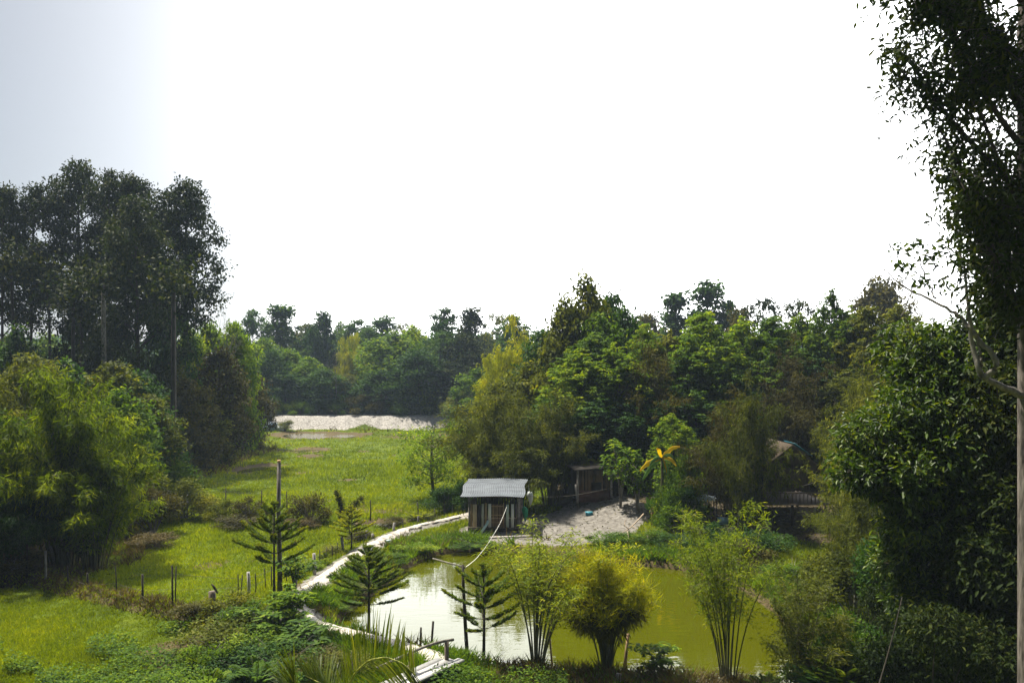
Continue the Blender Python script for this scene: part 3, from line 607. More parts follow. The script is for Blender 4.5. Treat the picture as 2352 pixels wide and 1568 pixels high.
for k, u, vt, Y, wp, mt, lb in [
    ('bigbush0', 300, 1050, 36, 150, 'olive', 'dark olive shrub at the foot of the left wood, beside the bright bamboo'),
    ('bigbush1', 360, 990, 44, 150, 'deep', 'dark green shrub at the wood edge above the field'),
    ('bigbush1', 415, 1095, 37.5, 125, 'olive', 'large olive shrub at the left end of the fence row'),
    ('bigbush0', 350, 1115, 34, 120, 'brown', 'brownish shrub in front of the large olive one'),
    ('bigbush0', 405, 980, 56, 110, 'brown', 'brown shrub at the wood edge behind the field'),
    ('bigbush1', 460, 985, 62, 120, 'brown', 'dense brown thicket shrub beside the far field'),
    ('bigbush0', 500, 960, 66, 90, 'deep', 'dark green shrub inside the brown thicket'),
    ('bigbush1', 535, 1000, 67, 90, 'olive', 'olive shrub on the far field edge'),
    ('bush0', 578, 1012, 69, 60, 'brown', 'rounded brownish bush standing out at the far field corner'),
    ('bush1', 550, 1008, 68, 60, 'fresh', 'light green bush beside the brownish one at the far field corner'),
    ('bush2', 435, 1058, 55, 70, 'deep', 'small dark bush at the left rim of the field'),
    ('bush0', 480, 1035, 62, 80, 'olive', 'small olive bush at the left rim of the field'),
    ('bush1', 505, 1142, 37, 58, 'olive', 'narrow bush in the fence row, left of the tall stake'),
    ('bush2', 572, 1140, 37, 68, 'brown', 'dark brown bush in the fence row nearest the tall stake on its left'),
    ('bush0', 712, 1126, 36.5, 84, 'brown', 'dark vine covered stump right of the tall stake'),
    ('bush3', 545, 1185, 35.5, 100, 'brown', 'low dry bush under the fence row left of the tall stake'),
    ('bush3', 690, 1190, 35.5, 80, 'drygrass', 'low dry bush at the foot of the vine covered stump'),
    ('bush3', 358, 1222, 31.5, 85, 'drygrass', 'pale dry bush in front of the fence row at the left'),
    ('bush0', 30, 1270, 26.5, 140, 'brown', 'brown dead bush at the left edge beside the ditch stakes'),
    ('bush2', 270, 1200, 33, 90, 'olive', 'low olive bush between the bright bamboo and the field'),
    ('bush1', 655, 962, 92, 44, 'olive', 'small bush at the foot of the sandy bank beside the blue tank')]:
    plant(k, 'shrub', u, vt, Y, wp, lb, 'shrub', mat=mt)
# the forked vine-covered stump
def stump(u, vb, Y, label):
    b = W(u, vb, Y); b[2] = ground_z(b[0], Y); g = Geo(); k = Geo(); rng = np.random.default_rng(9)
    e = empty('vine_stump', b, label, 'stump')
    for ex, ez in ((-.35, 1.35), (.75, 1.1)):
        c = bez(np.array([0, 0, -.1]), np.array([ex*.2, 0, ez*.6]), np.array([ex, .1, ez]), 6); g.tube(c, [.12, .1, .08, .06, .04, .03], 6)
        for j in range(6):
            q = c[j]+rng.normal(0, .14*(1-j/8), (150, 3)); k.leaves(q, unit(rng, 150), unit(rng, 150)+[0, 0, 1], .12, .05, rng.random(150))
    g.obj('trunk', M['bark'], e); k.obj('vines', M['olive'], e)
stump(790, 1192, 36.3, 'forked stump hung with dry vines, right of the dark stump in the fence row')

# ---------------------------------------------------------------- far wood behind the sandy bank
FW = 'trees of the far wood behind the field'
for k, u, vt, Y, wp, mt, lb in [
    ('layer', 583, 710, 120, 66, 'deep', 'flat topped tall tree standing highest at the left end of the far wood'),
    ('conic0', 645, 698, 118, 101, 'deep', 'tall conical tree in the left part of the far wood'),
    ('broad0', 700, 742, 130, 80, 'olive', 'hazy greyish tree between the two conical trees'),
    ('conic1', 748, 714, 124, 67, 'deep', 'narrow conical tree with a needle top in the far wood'),
    ('broad2', 722, 745, 122, 60, 'deep', 'rounded dark tree leaning on the narrow conical one'),
    ('broad1', 782, 738, 145, 60, 'mid', 'pale blue green tree far behind the narrow conical one'),
    ('layer', 818, 732, 128, 80, 'deep', 'flat crowned dark tree left of the far wood centre'),
    ('conic2', 880, 725, 132, 85, 'deep', 'broad pointed tree at the far wood centre'),
    ('broad3', 850, 748, 125, 90, 'deep', 'dark tree below the broad pointed one'),
    ('plume0', 806, 772, 112, 60, 'yellow', 'small yellow bamboo glowing in the far wood'),
    ('broad1', 905, 760, 106, 150, 'mid', 'widest rounded green tree in the middle of the far wood'),
    ('broad2', 950, 748, 112, 90, 'fresh', 'bright green tree right of the widest rounded one'),
    ('sparse', 925, 740, 135, 80, 'olive', 'thin leaved tree on the far skyline'),
    ('layer', 1018, 704, 110, 74, 'deep', 'tall layered tree right of the far wood centre'),
    ('conic1', 1077, 704, 108, 85, 'dark', 'tall dark narrow tree at the right end of the far wood'),
    ('broad0', 1010, 760, 105, 110, 'deep', 'dark tree below the layered one'),
    ('broad3', 1065, 765, 104, 110, 'dark', 'dark tree below the tall narrow one'),
    ('broad2', 960, 800, 100.5, 120, 'deep', 'blue green tree low in the far wood centre'),
    ('broad1', 1040, 830, 101, 140, 'dark', 'deep shaded tree low at the right of the far wood'),
    ('broad0', 600, 775, 104, 90, 'fresh', 'yellow green tree above the left end of the sandy bank'),
    ('broad3', 620, 800, 102, 90, 'deep', 'dark tree above the left end of the sandy bank'),
    ('broad2', 660, 800, 106, 100, 'mid', 'green tree below the tall conical one'),
    ('broad1', 710, 820, 104, 100, 'mid', 'green tree in the second row left of the pale leafless one'),
    ('broad0', 655, 850, 101, 90, 'deep', 'ivy clad dark tree above the blue tank'),
    ('broad3', 745, 845, 101, 100, 'deep', 'dark green tree in the lower row of the far wood'),
    ('broad1', 800, 860, 104, 100, 'olive', 'olive tree right of the pale leafless one'),
    ('broad2', 870, 850, 101, 110, 'deep', 'dark rounded tree low in the middle of the far wood'),
    ('broad0', 925, 870, 100, 90, 'mid', 'round green tree just above the sandy bank centre'),
    ('broad3', 1000, 890, 100, 100, 'mid', 'green tree just above the right half of the sandy bank'),
    ('broad1', 1100, 845, 90, 110, 'mid', 'green tree between the far wood and the yellow bamboo'),
    ('broad2', 1075, 900, 92, 110, 'olive', 'olive tree at the right end of the sandy bank'),
    ('sparse', 1145, 716, 110, 70, 'olive', 'pale thin leaved tree on the skyline beside the yellow bamboo'),
    ('broad0', 1185, 722, 98, 90, 'deep', 'dark tree top just above the yellow bamboo'),
    ('broad3', 1115, 760, 150, 60, 'deep', 'hazy blue tree in the gap left of the yellow bamboo')]:
    plant(k, 'far_tree', u, vt, Y, wp, lb, mat=mt, group=FW)
plant('bare0', 'bare_tree', 772, 800, 99.5, 70, 'pale leafless tree in the middle of the far wood')
BB = 'bushes along the top of the sandy bank'
for k, u, vt, wp, mt, lb in [
    ('bigbush0', 615, 885, 66, 'deep', 'dark bush at the left end of the sandy bank top'),
    ('bigbush1', 650, 915, 60, 'mid', 'green bush on the sandy bank above the blue tank'),
    ('bigbush0', 692, 915, 60, 'fresh', 'round bright green bush on the left part of the sandy bank'),
    ('bigbush1', 735, 905, 60, 'deep', 'dark bush right of the round bright green one on the bank'),
    ('bigbush0', 775, 915, 60, 'mid', 'green bush on the sandy bank below the pale leafless tree'),
    ('bigbush1', 825, 905, 80, 'brown', 'brownish bush on the middle of the sandy bank'),
    ('bigbush0', 870, 900, 60, 'brown', 'second brownish bush on the middle of the sandy bank'),
    ('bigbush1', 925, 908, 78, 'deep', 'wide dark green bush on the sandy bank centre'),
    ('bigbush0', 993, 878, 56, 'fresh', 'bright yellow green round bush right of the bank centre'),
    ('bigbush1', 965, 925, 60, 'mid', 'low green bush beside the bright yellow green one'),
    ('bigbush0', 1030, 915, 70, 'mid', 'green bush on the right half of the sandy bank'),
    ('bigbush1', 1070, 925, 80, 'olive', 'olive bush at the right end of the sandy bank'),
    ('bigbush0', 580, 905, 70, 'brown', 'brown bush beyond the left end of the sandy bank')]:
    plant(k, 'shrub', u, vt, 99 if u > 600 else 96, wp, lb, 'shrub', mat=mt, group=BB)
# a mass of distant wood on the rise behind
def far_mass():
    rng = np.random.default_rng(77); g = Geo()
    for i in range(420):
        y = rng.uniform(150, 330); x = rng.uniform(-.75, .75)*y; h = rng.uniform(6, 11); z = float(ground_z(x, y)); r = rng.uniform(3, 5.5)
        n = 150; q = unit(rng, n)*rng.random(n)[:, None]**.35*[r, r, h*.5]+[x, y, z+h*.5]
        g.leaves(q, unit(rng, n), unit(rng, n)+[0, 0, .8], 1.5, 1.1, np.clip(rng.normal(.5, .15)+rng.normal(0, .1, n), 0, 1))
    return g.obj('distant_wood', M['deep'])
tag(far_mass(), 'hazy blue distant wood on the rise behind all the trees', 'wood', kind='stuff')

# ---------------------------------------------------------------- wooded slope at the right
RW = 'trees of the wooded slope at the right'
for k, u, vt, Y, wp, mt, lb in [
    ('broad1', 1345, 630, 48, 150, 'olive', 'tallest tree of the right wood, brownish leaves on its left side'),
    ('broad3', 1300, 690, 48, 130, 'olive', 'brown tinged tree on the left shoulder of the tallest one'),
    ('broad0', 1395, 672, 50, 120, 'deep', 'dark green tree right behind the tallest one of the right wood'),
    ('broad2', 1430, 705, 48, 120, 'deep', 'dark green tree on the right shoulder of the tallest one'),
    ('broad2', 1370, 720, 46.5, 150, 'mid', 'green tree below the tallest one of the right wood'),
    ('broad0', 1255, 755, 54, 130, 'deep', 'dark green tree directly right of the yellow bamboo'),
    ('broad1', 1215, 830, 50, 140, 'olive', 'olive tree below the yellow bamboo'),
    ('broad3', 1150, 870, 52, 120, 'olive', 'olive tree at the lower left of the yellow bamboo'),
    ('conic0', 1545, 670, 90, 96, 'deep', 'smaller of the two conical trees on the right skyline'),
    ('conic2', 1613, 643, 90, 114, 'deep', 'larger of the two conical trees on the right skyline'),
    ('broad0', 1680, 688, 88, 90, 'deep', 'dark rounded tree right of the larger conical one'),
    ('broad3', 1490, 715, 95, 110, 'brown', 'hazy brownish tree low on the skyline left of the smaller conical one'),
    ('sparse', 1750, 680, 70, 110, 'dark', 'flat thin leaved tree on the right skyline'),
    ('sparse', 1835, 684, 68, 100, 'dark', 'second flat thin leaved tree on the right skyline'),
    ('sparse', 1700, 700, 72, 80, 'brown', 'thin brown leaved tree behind the flat one on the skyline'),
    ('rub0', 1380, 765, 49, 170, 'mid', 'blue green leafy tree below the tallest one'),
    ('rub1', 1330, 800, 46, 170, 'fresh', 'bright green tree in the middle left of the slope'),
    ('rub2', 1420, 790, 45, 150, 'fresh', 'light green leafy tree with yellowish shoots, centre of the slope'),
    ('rubh1', 1300, 900, 43, 170, 'mid', 'dark leafy tree above the tin roofed shed'),
    ('rubh0', 1370, 900, 41.5, 170, 'deep', 'dark green tree above the brown hut'),
    ('rub1', 1480, 745, 52, 110, 'fresh', 'palm like feathery green tree behind the light green one'),
    ('rub2', 1530, 760, 50, 130, 'olive', 'olive tree left of the big round bright one'),
    ('rub3', 1610, 718, 49, 180, 'fresh', 'big round bright green tree under the larger conical one'),
    ('rub0', 1580, 800, 46, 170, 'mid', 'dark green tree below the big round bright one'),
    ('rub1', 1660, 820, 45, 160, 'mid', 'green tree right below the big round bright one'),
    ('rub2', 1700, 730, 52, 140, 'fresh', 'light green tree right of the big round bright one'),
    ('rub3', 1770, 728, 51, 150, 'mid', 'green tree below the flat thin leaved one'),
    ('rub0', 1840, 720, 50, 140, 'mid', 'green tree in the right part of the slope'),
    ('rub1', 1905, 664, 50, 90, 'mid', 'slender pointed tree rising at the right of the slope'),
    ('rub2', 1950, 705, 48, 140, 'mid', 'olive green tree right of the slender pointed one'),
    ('rub3', 1990, 705, 46, 150, 'olive', 'brownish green tree at the right end of the slope'),
    ('rub0', 2065, 700, 44, 160, 'olive', 'olive tree behind the big glossy leaved shrub'),
    ('rub1', 1860, 800, 46, 150, 'deep', 'dark green tree behind the brownish bamboo'),
    ('rub2', 1760, 800, 47, 150, 'mid', 'green tree above the large brown bamboo'),
    ('rubh2', 1480, 900, 42, 160, 'deep', 'deep shaded tree behind the banana plant'),
    ('rubh0', 1600, 900, 41, 170, 'deep', 'deep shaded tree right behind the banana plant'),
    ('rub2', 1700, 880, 43, 150, 'deep', 'deep shaded tree behind the large brown bamboo'),
    ('rub0', 1930, 850, 40, 170, 'olive', 'olive tree left of the big glossy leaved shrub'),
    ('rubh1', 1440, 960, 40.8, 130, 'deep', 'low dark tree beside the brown hut'),
    ('rubh2', 1530, 985, 40, 130, 'deep', 'low dark tree behind the yellow banana leaves'),
    ('broad2', 2025, 640, 74, 150, 'brown', 'greyish brown rounded tree behind the thinly leaved ones at the far right'),
    ('wintry', 2015, 618, 78, 190, 'brown', 'grey thinly leaved tree on the far right skyline'),
    ('wintry', 2080, 680, 74, 150, 'brown', 'second grey thinly leaved tree behind the crooked branch')]:
    plant(k, 'slope_tree', u, vt, 42+(Y-40)*.3 if u > 1310 and 39 < Y < 57 and k[:3] == 'rub' else Y, wp, lb, mat=mt, group=RW)
BR = 'bamboo clumps of the right slope'
for k, u, vt, Y, wp, mt, lb in [
    ('plume1', 1195, 742, 60, 115, 'yellow', 'glowing yellow feathery bamboo at the left end of the right wood'),
    ('plume0', 1150, 810, 58, 110, 'yellow', 'lower yellow bamboo beside the glowing one'),
    ('bam0', 1130, 912, 41, 170, 'olive', 'pale olive bamboo clump left above the tin roofed shed'),
    ('bam1', 1190, 945, 39.5, 170, 'olive', 'olive bamboo clump right behind the tin roof'),
    ('bam2', 1265, 925, 41, 150, 'olive', 'grey green bamboo clump between the shed and the brown hut'),
    ('bam2', 1480, 832, 43, 150, 'brown', 'brown tinged bamboo clump above the brown hut'),
    ('bam0', 1830, 832, 42, 190, 'brown', 'brownish bamboo clump in the middle of the right slope'),
    ('bam1', 1680, 935, 35, 150, 'brown', 'large brown bamboo clump right of the banana plant'),
    ('bam0', 1712, 925, 33, 140, 'olive', 'widest olive brown bamboo clump, hiding most of the stilt house'),
    ('bam2', 1985, 870, 34, 150, 'olive', 'olive bamboo clump right of the stilt house roof'),
    ('bam1', 1990, 930, 29, 190, 'olive', 'olive bamboo clump just left of the glossy leaved shrub'),
    ('bam0', 1955, 1130, 27, 150, 'olive', 'drooping olive bamboo over the clearing at the right'),
    ('bam2', 2010, 1090, 24, 170, 'olive', 'thin stemmed olive bamboo beside the clearing')]:
    plant(k, 'bamboo_clump', u, vt, Y, wp, lb, 'bamboo', mat=mt, group=BR)
for k, u, vt, Y, wp, mt, lb, nm in [
    ('airy', 1000, 962, 43, 150, 'fresh', 'light airy sapling tree leaning over the field left of the shed', 'slender_tree'),
    ('bigbush0', 1025, 1112, 39, 80, 'deep', 'dark broad leaved shrub beside the left side of the shed', 'shrub'),
    ('bigbush1', 1065, 1100, 39, 70, 'deep', 'dark shrub behind the left corner of the tin roof', 'shrub'),
    ('sprig0', 1425, 1010, 37.6, 80, 'mid', 'green shrub growing beside the right post of the brown hut', 'shrub'),
    ('sprig1', 1465, 1035, 36.8, 60, 'mid', 'small drooping sapling on the sand right of the brown hut', 'sapling'),
    ('rub0', 1550, 950, 36.6, 105, 'fresh', 'bright palmate leaved tree above the banana plant', 'slender_tree'),
    ('bigbush0', 1575, 1030, 35.6, 80, 'fresh', 'yellow green leafy shrub right of the banana plant', 'shrub'),
    ('bigbush1', 1540, 1085, 34.4, 85, 'mid', 'dense green shrub under the banana plant', 'shrub'),
    ('bigbush0', 1565, 1090, 34.6, 70, 'deep', 'dark shrub left of the covered white table', 'shrub'),
    ('bush1', 1560, 1150, 33.6, 90, 'mid', 'low bush on the bank below the banana plant', 'shrub'),
    ('bush2', 1490, 1215, 32.3, 80, 'mid', 'low green bush on the dark grassy bank', 'shrub'),
    ('bush3', 1410, 1222, 32.0, 90, 'mid', 'low weedy bush where the sand meets the grassy bank', 'shrub'),
    ('bush0', 1550, 1225, 31.6, 90, 'deep', 'dark low bush at the right end of the grassy bank', 'shrub'),
    ('bush1', 1650, 1200, 31.2, 100, 'deep', 'shaded bush on the bank below the stilt house', 'shrub'),
    ('bush3', 1750, 1215, 30, 110, 'deep', 'shaded low bush right of the bank below the stilt house', 'shrub'),
    ('bush2', 1820, 1290, 26.5, 110, 'mid', 'low green bush on the pond rim at the right', 'shrub'),
    ('bush0', 1745, 1280, 28.5, 90, 'olive', 'olive bush at the far right corner of the pond', 'shrub')]:
    plant(k, nm, u, vt, Y, wp, lb, 'tree' if nm == 'slender_tree' else nm, mat=mt)
WB = 'weedy bushes along the pond path'
for k, u, vt, Y, wp, mt, lb in [
    ('bush0', 955, 1245, 30.8, 90, 'fresh', 'leafy weeds on the pond bank below the path bend'),
    ('bush1', 905, 1268, 28.8, 70, 'mid', 'weeds at the waterline behind the big pine sapling'),
    ('bush2', 810, 1338, 25.3, 80, 'olive', 'dry weeds on the bank between path and pine sapling'),
    ('bush3', 785, 1385, 23.6, 70, 'mid', 'green weeds on the pond side of the narrow path'),
    ('bush1', 1020, 1232, 32.8, 90, 'fresh', 'leafy weeds by the plank in front of the shed'),
    ('bush2', 1090, 1240, 32, 90, 'mid', 'weeds at the waterline under the shed'),
    ('bush3', 970, 1180, 36.5, 60, 'olive', 'dry fern bush beside the path left of the shed'),
    ('bush2', 905, 1185, 35.2, 50, 'brown', 'dry weeds around the fence posts near the path'),
    ('bush1', 830, 1215, 32.3, 60, 'brown', 'brown weeds at the fence beside the yellow pine sapling'),
    ('bush0', 770, 1250, 30, 60, 'olive', 'olive weeds between fence and path'),
    ('bush3', 720, 1290, 27.5, 60, 'fresh', 'pale ferny weeds left of the path'),
    ('bush2', 812, 1455, 21.2, 70, 'brown', 'reddish weeds at the water under the big pine sapling')]:
    plant(k, 'weed_bush', u, vt, Y, wp, lb, 'weeds', mat=mt, group=WB)
# ---------------------------------------------------------------- plants in front
for k, u, vt, Y, wp, mt, lb in [
    ('arau0', 847, 1252, 20.4, 128, None, 'largest pine sapling with upswept branches, in front of the bright water'),
    ('arau1', 1110, 1292, 19.4, 135, None, 'pine sapling beside the pond pole, right of the largest one'),
    ('arau2', 630, 1152, 23.2, 125, None, 'dark pine sapling crossing the tall stake at the left'),
    ('arauy', 806, 1160, 30.5, 66, 'yellow', 'small yellowish pine sapling behind the fence')]:
    plant(k, 'pine_sapling', u, vt, Y, wp, lb, 'pine', mat=mt)
for k, u, vt, Y, wp, mt, lb in [
    ('thin0', 1232, 1228, 18.9, 255, 'bamboo2', 'airy bamboo clump in front of the sandy bank, left of the ball shaped one'),
    ('ball', 1392, 1278, 18.6, 160, 'golden', 'ball shaped golden topped bamboo clump with bundled bare stems'),
    ('thin1', 1672, 1170, 17.9, 225, 'bamboo2', 'tall airy bamboo clump standing right of the golden one'),
    ('thin2', 1840, 1330, 17.6, 190, 'olive', 'brownish thin bamboo clump near the right end of the pond')
    ]:
    plant(k, 'young_bamboo', u, vt, Y, wp, lb, 'bamboo', mat=mt)
for k, u, vt, Y, wp, mt, lb in [
    ('sprig0', 678, 1270, 24.5, 90, 'mid', 'round leafy mango sapling beside the white trunked stake'),
    ('sprig1', 672, 1336, 21.6, 90, 'fresh', 'pale leafed mango sapling at the path corner'),
    ('sprig0', 625, 1400, 20.6, 120, 'mid', 'mango sapling among the weeds left of the path corner'),
    ('sprig1', 700, 1440, 19.6, 130, 'mid', 'dark leafed sapling below the path corner'),
    ('sprig0', 1518, 1478, 18.5, 90, 'fresh', 'small pale palmlet on the near pond bank'),
    ('sprig1', 650, 1355, 21.8, 80, 'fresh', 'small sapling at the foot of the white trunked stake')]:
    plant(k, 'sapling', u, vt, Y, wp, lb, 'sapling', mat=mt)
FS = 'bushes in the thicket left of the path'
for k, u, vt, Y, wp, mt, lb in [
    ('bush0', 520, 1350, 22.0, 110, 'olive', 'bush around the stout grey post at the left'),
    ('bush1', 455, 1378, 21.8, 100, 'brown', 'reddish brown bush left of the stout grey post'),
    ('bush2', 575, 1385, 21.2, 130, 'mid', 'green bush right of the stout grey post'),
    ('bush3', 520, 1420, 20.2, 150, 'olive', 'large tangled bush below the stout grey post'),
    ('bush0', 600, 1440, 19.6, 150, 'mid', 'green tangled bush in the middle of the near thicket'),
    ('bush1', 545, 1480, 18.8, 160, 'deep', 'dark bush in the lower part of the near thicket'),
    ('bush2', 650, 1478, 18.6, 160, 'deep', 'dark bush just left of the palm fronds'),
    ('bush3', 740, 1490, 18.6, 120, 'brown', 'dry bush on the near side of the path bend'),
    ('bush0', 800, 1500, 18.4, 110, 'olive', 'olive bush behind the palm fronds'),
    ('bush2', 470, 1475, 18.9, 110, 'fresh', 'light green bush at the rim of the near puddle'),
    ('bush1', 600, 1530, 17.6, 160, 'deep', 'dark bush at the bottom edge left of the palm')]:
    plant(k, 'thicket_bush', u, vt, Y, wp, lb, 'bush', mat=mt, group=FS)

# unseen trees added beyond the left edge of the view to shade the near meadow
for k, x, y, h, r, lb in [('tallfull', -25.5, 25, 16, 4.5, 'unseen dark tree added beyond the left edge to shade the near meadow'), ('tallfull', -20.3, 18, 16, 4.4, 'unseen dark tree added for shade beyond the left edge nearest the camera'), ('tallfull', -16.2, 12.5, 13, 4.5, 'unseen dark tree added for shade left of the camera')]:
    plant(k, 'wood_tree', CX+x/y*F, HV-(h-CAMZ)*F/y, y, 2*r*F/y, lb, mat='dark')
for k, u, vt, Y, wp, mt, lb in [  # dark leaf rows: shade of the lower right corner put into the colour
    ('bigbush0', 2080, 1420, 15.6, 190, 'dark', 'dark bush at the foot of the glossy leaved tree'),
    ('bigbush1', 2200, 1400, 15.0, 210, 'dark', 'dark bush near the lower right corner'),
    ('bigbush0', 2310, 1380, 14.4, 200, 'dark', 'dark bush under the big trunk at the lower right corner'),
    ('bigbush1', 2010, 1350, 18.5, 150, 'dark', 'dark leaved bush, shade put into its colour, beyond the leaning dead stick'),
    ('bigbush0', 1930, 1400, 17.4, 170, 'mid', 'green bush behind the bright ferny one at the right'),
    ('bigbush1', 1890, 1245, 24.5, 130, 'olive', 'olive bush in the hanging bamboo at the right'),
    ('bigbush0', 1960, 1260, 22.5, 160, 'olive', 'olive bush right of the hanging bamboo'),
    ('bigbush1', 2050, 1200, 21.0, 180, 'deep', 'dark bush behind the glossy leaved tree'),
    ('bigbush0', 1700, 1240, 29, 110, 'brown', 'brown bush on the far right bank of the pond')]:
    plant(k, 'shrub', u, vt, Y, wp, lb, 'shrub', mat=mt)
# ---------------------------------------------------------------- broad leaved shrub and big tree at the right
def lobes_plant(name, label, cat, base, lobes, n, L, Wd, mat, stem, seed, twig=7, parts=('branches', 'foliage'), tr=.05, up=-.35):
    rng = np.random.default_rng(seed); e = empty(name, base, label, cat); b = np.array(base); g = Geo(); t_ = Geo()
    vol = sum(l[3]*l[4]*l[5] for l in lobes)**1
    for (x, y, z, rx, ry, rz_) in lobes:
        c = np.array([x, y, z])-b; t_.tube(bez(np.array([0, 0, -.2]), c*[.35, .35, .7], c, 8), tr*np.linspace(1, .25, 8), 6, cap=False)
        m = int(n*(rx*ry*rz_)**.8/sum((l[3]*l[4]*l[5])**.8 for l in lobes))//twig
        q = c+unit(rng, m)*rng.random(m)[:, None]**.4*[rx, ry, rz_]
        for j in range(0, m, 5): t_.tube([c+(q[j]-c)*.25, c+(q[j]-c)*.6+[0, 0, .05], q[j]], [tr*.22, tr*.16, tr*.08], 3, cap=False)
        lp = np.repeat(q, twig, 0); k = len(lp); out = (lp-c)/[rx, ry, rz_]
        D = unit(rng, k)*.9+out*.7; D[:, 2] += up
        g.leaves(lp+rng.normal(0, L*.4, (k, 3)), D, unit(rng, k)*.6+[0, 0, 1]+out*.3, L*rng.uniform(.7, 1.25, k), Wd*rng.uniform(.8, 1.2, k), np.clip(rng.normal(.5, .2, k), 0, 1), fine=True)
    t_.obj(parts[0], stem, e, True); g.obj(parts[1], mat, e); return e
def LB(u, v, Y, ru, rv, ry): c = W(u, v, Y); return (c[0], c[1], c[2], ru/F*Y, ry, rv/F*Y)
bx = W(2170, 1400, 17); 
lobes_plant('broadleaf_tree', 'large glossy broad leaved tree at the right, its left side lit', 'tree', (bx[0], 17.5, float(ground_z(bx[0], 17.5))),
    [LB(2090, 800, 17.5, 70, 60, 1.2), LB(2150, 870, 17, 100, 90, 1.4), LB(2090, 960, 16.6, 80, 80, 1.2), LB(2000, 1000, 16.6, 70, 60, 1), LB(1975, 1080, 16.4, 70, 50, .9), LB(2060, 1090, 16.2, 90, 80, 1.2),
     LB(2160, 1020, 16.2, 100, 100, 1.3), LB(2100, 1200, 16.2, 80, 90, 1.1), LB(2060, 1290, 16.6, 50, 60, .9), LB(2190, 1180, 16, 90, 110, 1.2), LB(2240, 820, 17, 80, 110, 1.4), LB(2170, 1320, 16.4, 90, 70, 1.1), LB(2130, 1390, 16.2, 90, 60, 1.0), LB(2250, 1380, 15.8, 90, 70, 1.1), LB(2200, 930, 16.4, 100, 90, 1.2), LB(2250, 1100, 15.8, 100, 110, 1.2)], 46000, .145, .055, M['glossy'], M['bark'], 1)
bx = W(2290, 1400, 15)  # leaves coloured dark to stand in for shade at the right edge
lobes_plant('broadleaf_tree', 'broad leaved tree with shade put into its dark leaves, behind the big trunk at the right edge', 'tree', (bx[0], 15.5, float(ground_z(bx[0], 15.5))),
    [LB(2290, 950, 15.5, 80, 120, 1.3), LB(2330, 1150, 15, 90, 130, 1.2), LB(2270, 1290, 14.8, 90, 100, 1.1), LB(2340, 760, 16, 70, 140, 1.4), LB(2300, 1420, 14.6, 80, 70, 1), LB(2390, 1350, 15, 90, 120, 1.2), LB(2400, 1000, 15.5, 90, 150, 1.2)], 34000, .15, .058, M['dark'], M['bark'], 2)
bx = W(2150, 1500, 14)  # corner shade painted in by the dark leaf colour
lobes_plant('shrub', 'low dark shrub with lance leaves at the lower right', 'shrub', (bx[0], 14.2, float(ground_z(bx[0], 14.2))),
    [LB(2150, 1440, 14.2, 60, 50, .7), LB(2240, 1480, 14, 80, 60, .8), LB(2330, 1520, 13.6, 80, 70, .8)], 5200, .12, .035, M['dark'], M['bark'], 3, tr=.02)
# ferny bush
def ferns(u, v0, Y, wpx, hpx, n, label, seed, mat='fresh', name='fern_bush'):
    rng = np.random.default_rng(seed); b = W(u, v0, Y); b[2] = ground_z(b[0], Y); e = empty(name, b, label, 'fern'); g = Geo(); t_ = Geo(); Rr = wpx/F*Y/2; H = hpx/F*Y
    for i in range(n):
        a = rng.uniform(0, 6.28); k = rng.random()**.5; o = np.array([math.cos(a), math.sin(a), 0])*Rr*.35*k
        tip = o+np.array([math.cos(a), math.sin(a), 0])*Rr*.7*k+[0, 0, H*rng.uniform(.6, 1)*(1-.35*k)]
        c = bez(o-[0, 0, .05], o+(tip-o)*[.25, .25, .9], tip, 8); t_.tube(c, .006, 3, cap=False)
        m = 22; f = np.linspace(.2, 1, m); q = np.stack([np.interp(f*7, np.arange(8), c[:, j]) for j in range(3)], 1)
        T = np.gradient(q, axis=0); T /= np.linalg.norm(T, axis=1)[:, None]+1e-9; S = np.cross(T, [0, 0, 1.]); S /= np.linalg.norm(S, axis=1)[:, None]+1e-9
        for sg in (-1, 1):
            ll = .16*np.sin(f*2.7)*H+.02; g.leaves(q, S*sg+T*.5, np.tile([0, 0, 1.], (m, 1)), ll, ll*.22+.01, np.clip(rng.normal(.5, .12)+rng.normal(0, .08, m), 0, 1))
    t_.obj('stems', M['culm'], e); g.obj('foliage', M[mat], e); return e
ferns(1940, 1520, 17, 200, 130, 60, 'bright ferny bush at the right side of the near pond end', 4)
ferns(1760, 1555, 17.4, 110, 45, 22, 'small bright fern at the bottom right bank', 5)
ferns(590, 1560, 17.4, 130, 90, 26, 'green fern in the near thicket at the bottom', 6, 'mid')
ferns(960, 1180, 36.4, 70, 30, 24, 'yellowish dry fern beside the fence left of the shed', 7, 'yellow')
ferns(748, 1275, 28.3, 60, 30, 18, 'pale green fern between fence and path', 8, 'bamboo2')
ferns(480, 1560, 17.4, 100, 60, 26, 'green fern beside the near puddle', 9, 'fresh')
ferns(1900, 1555, 17, 170, 110, 40, 'dark fern bush at the bottom right', 10, 'deep')
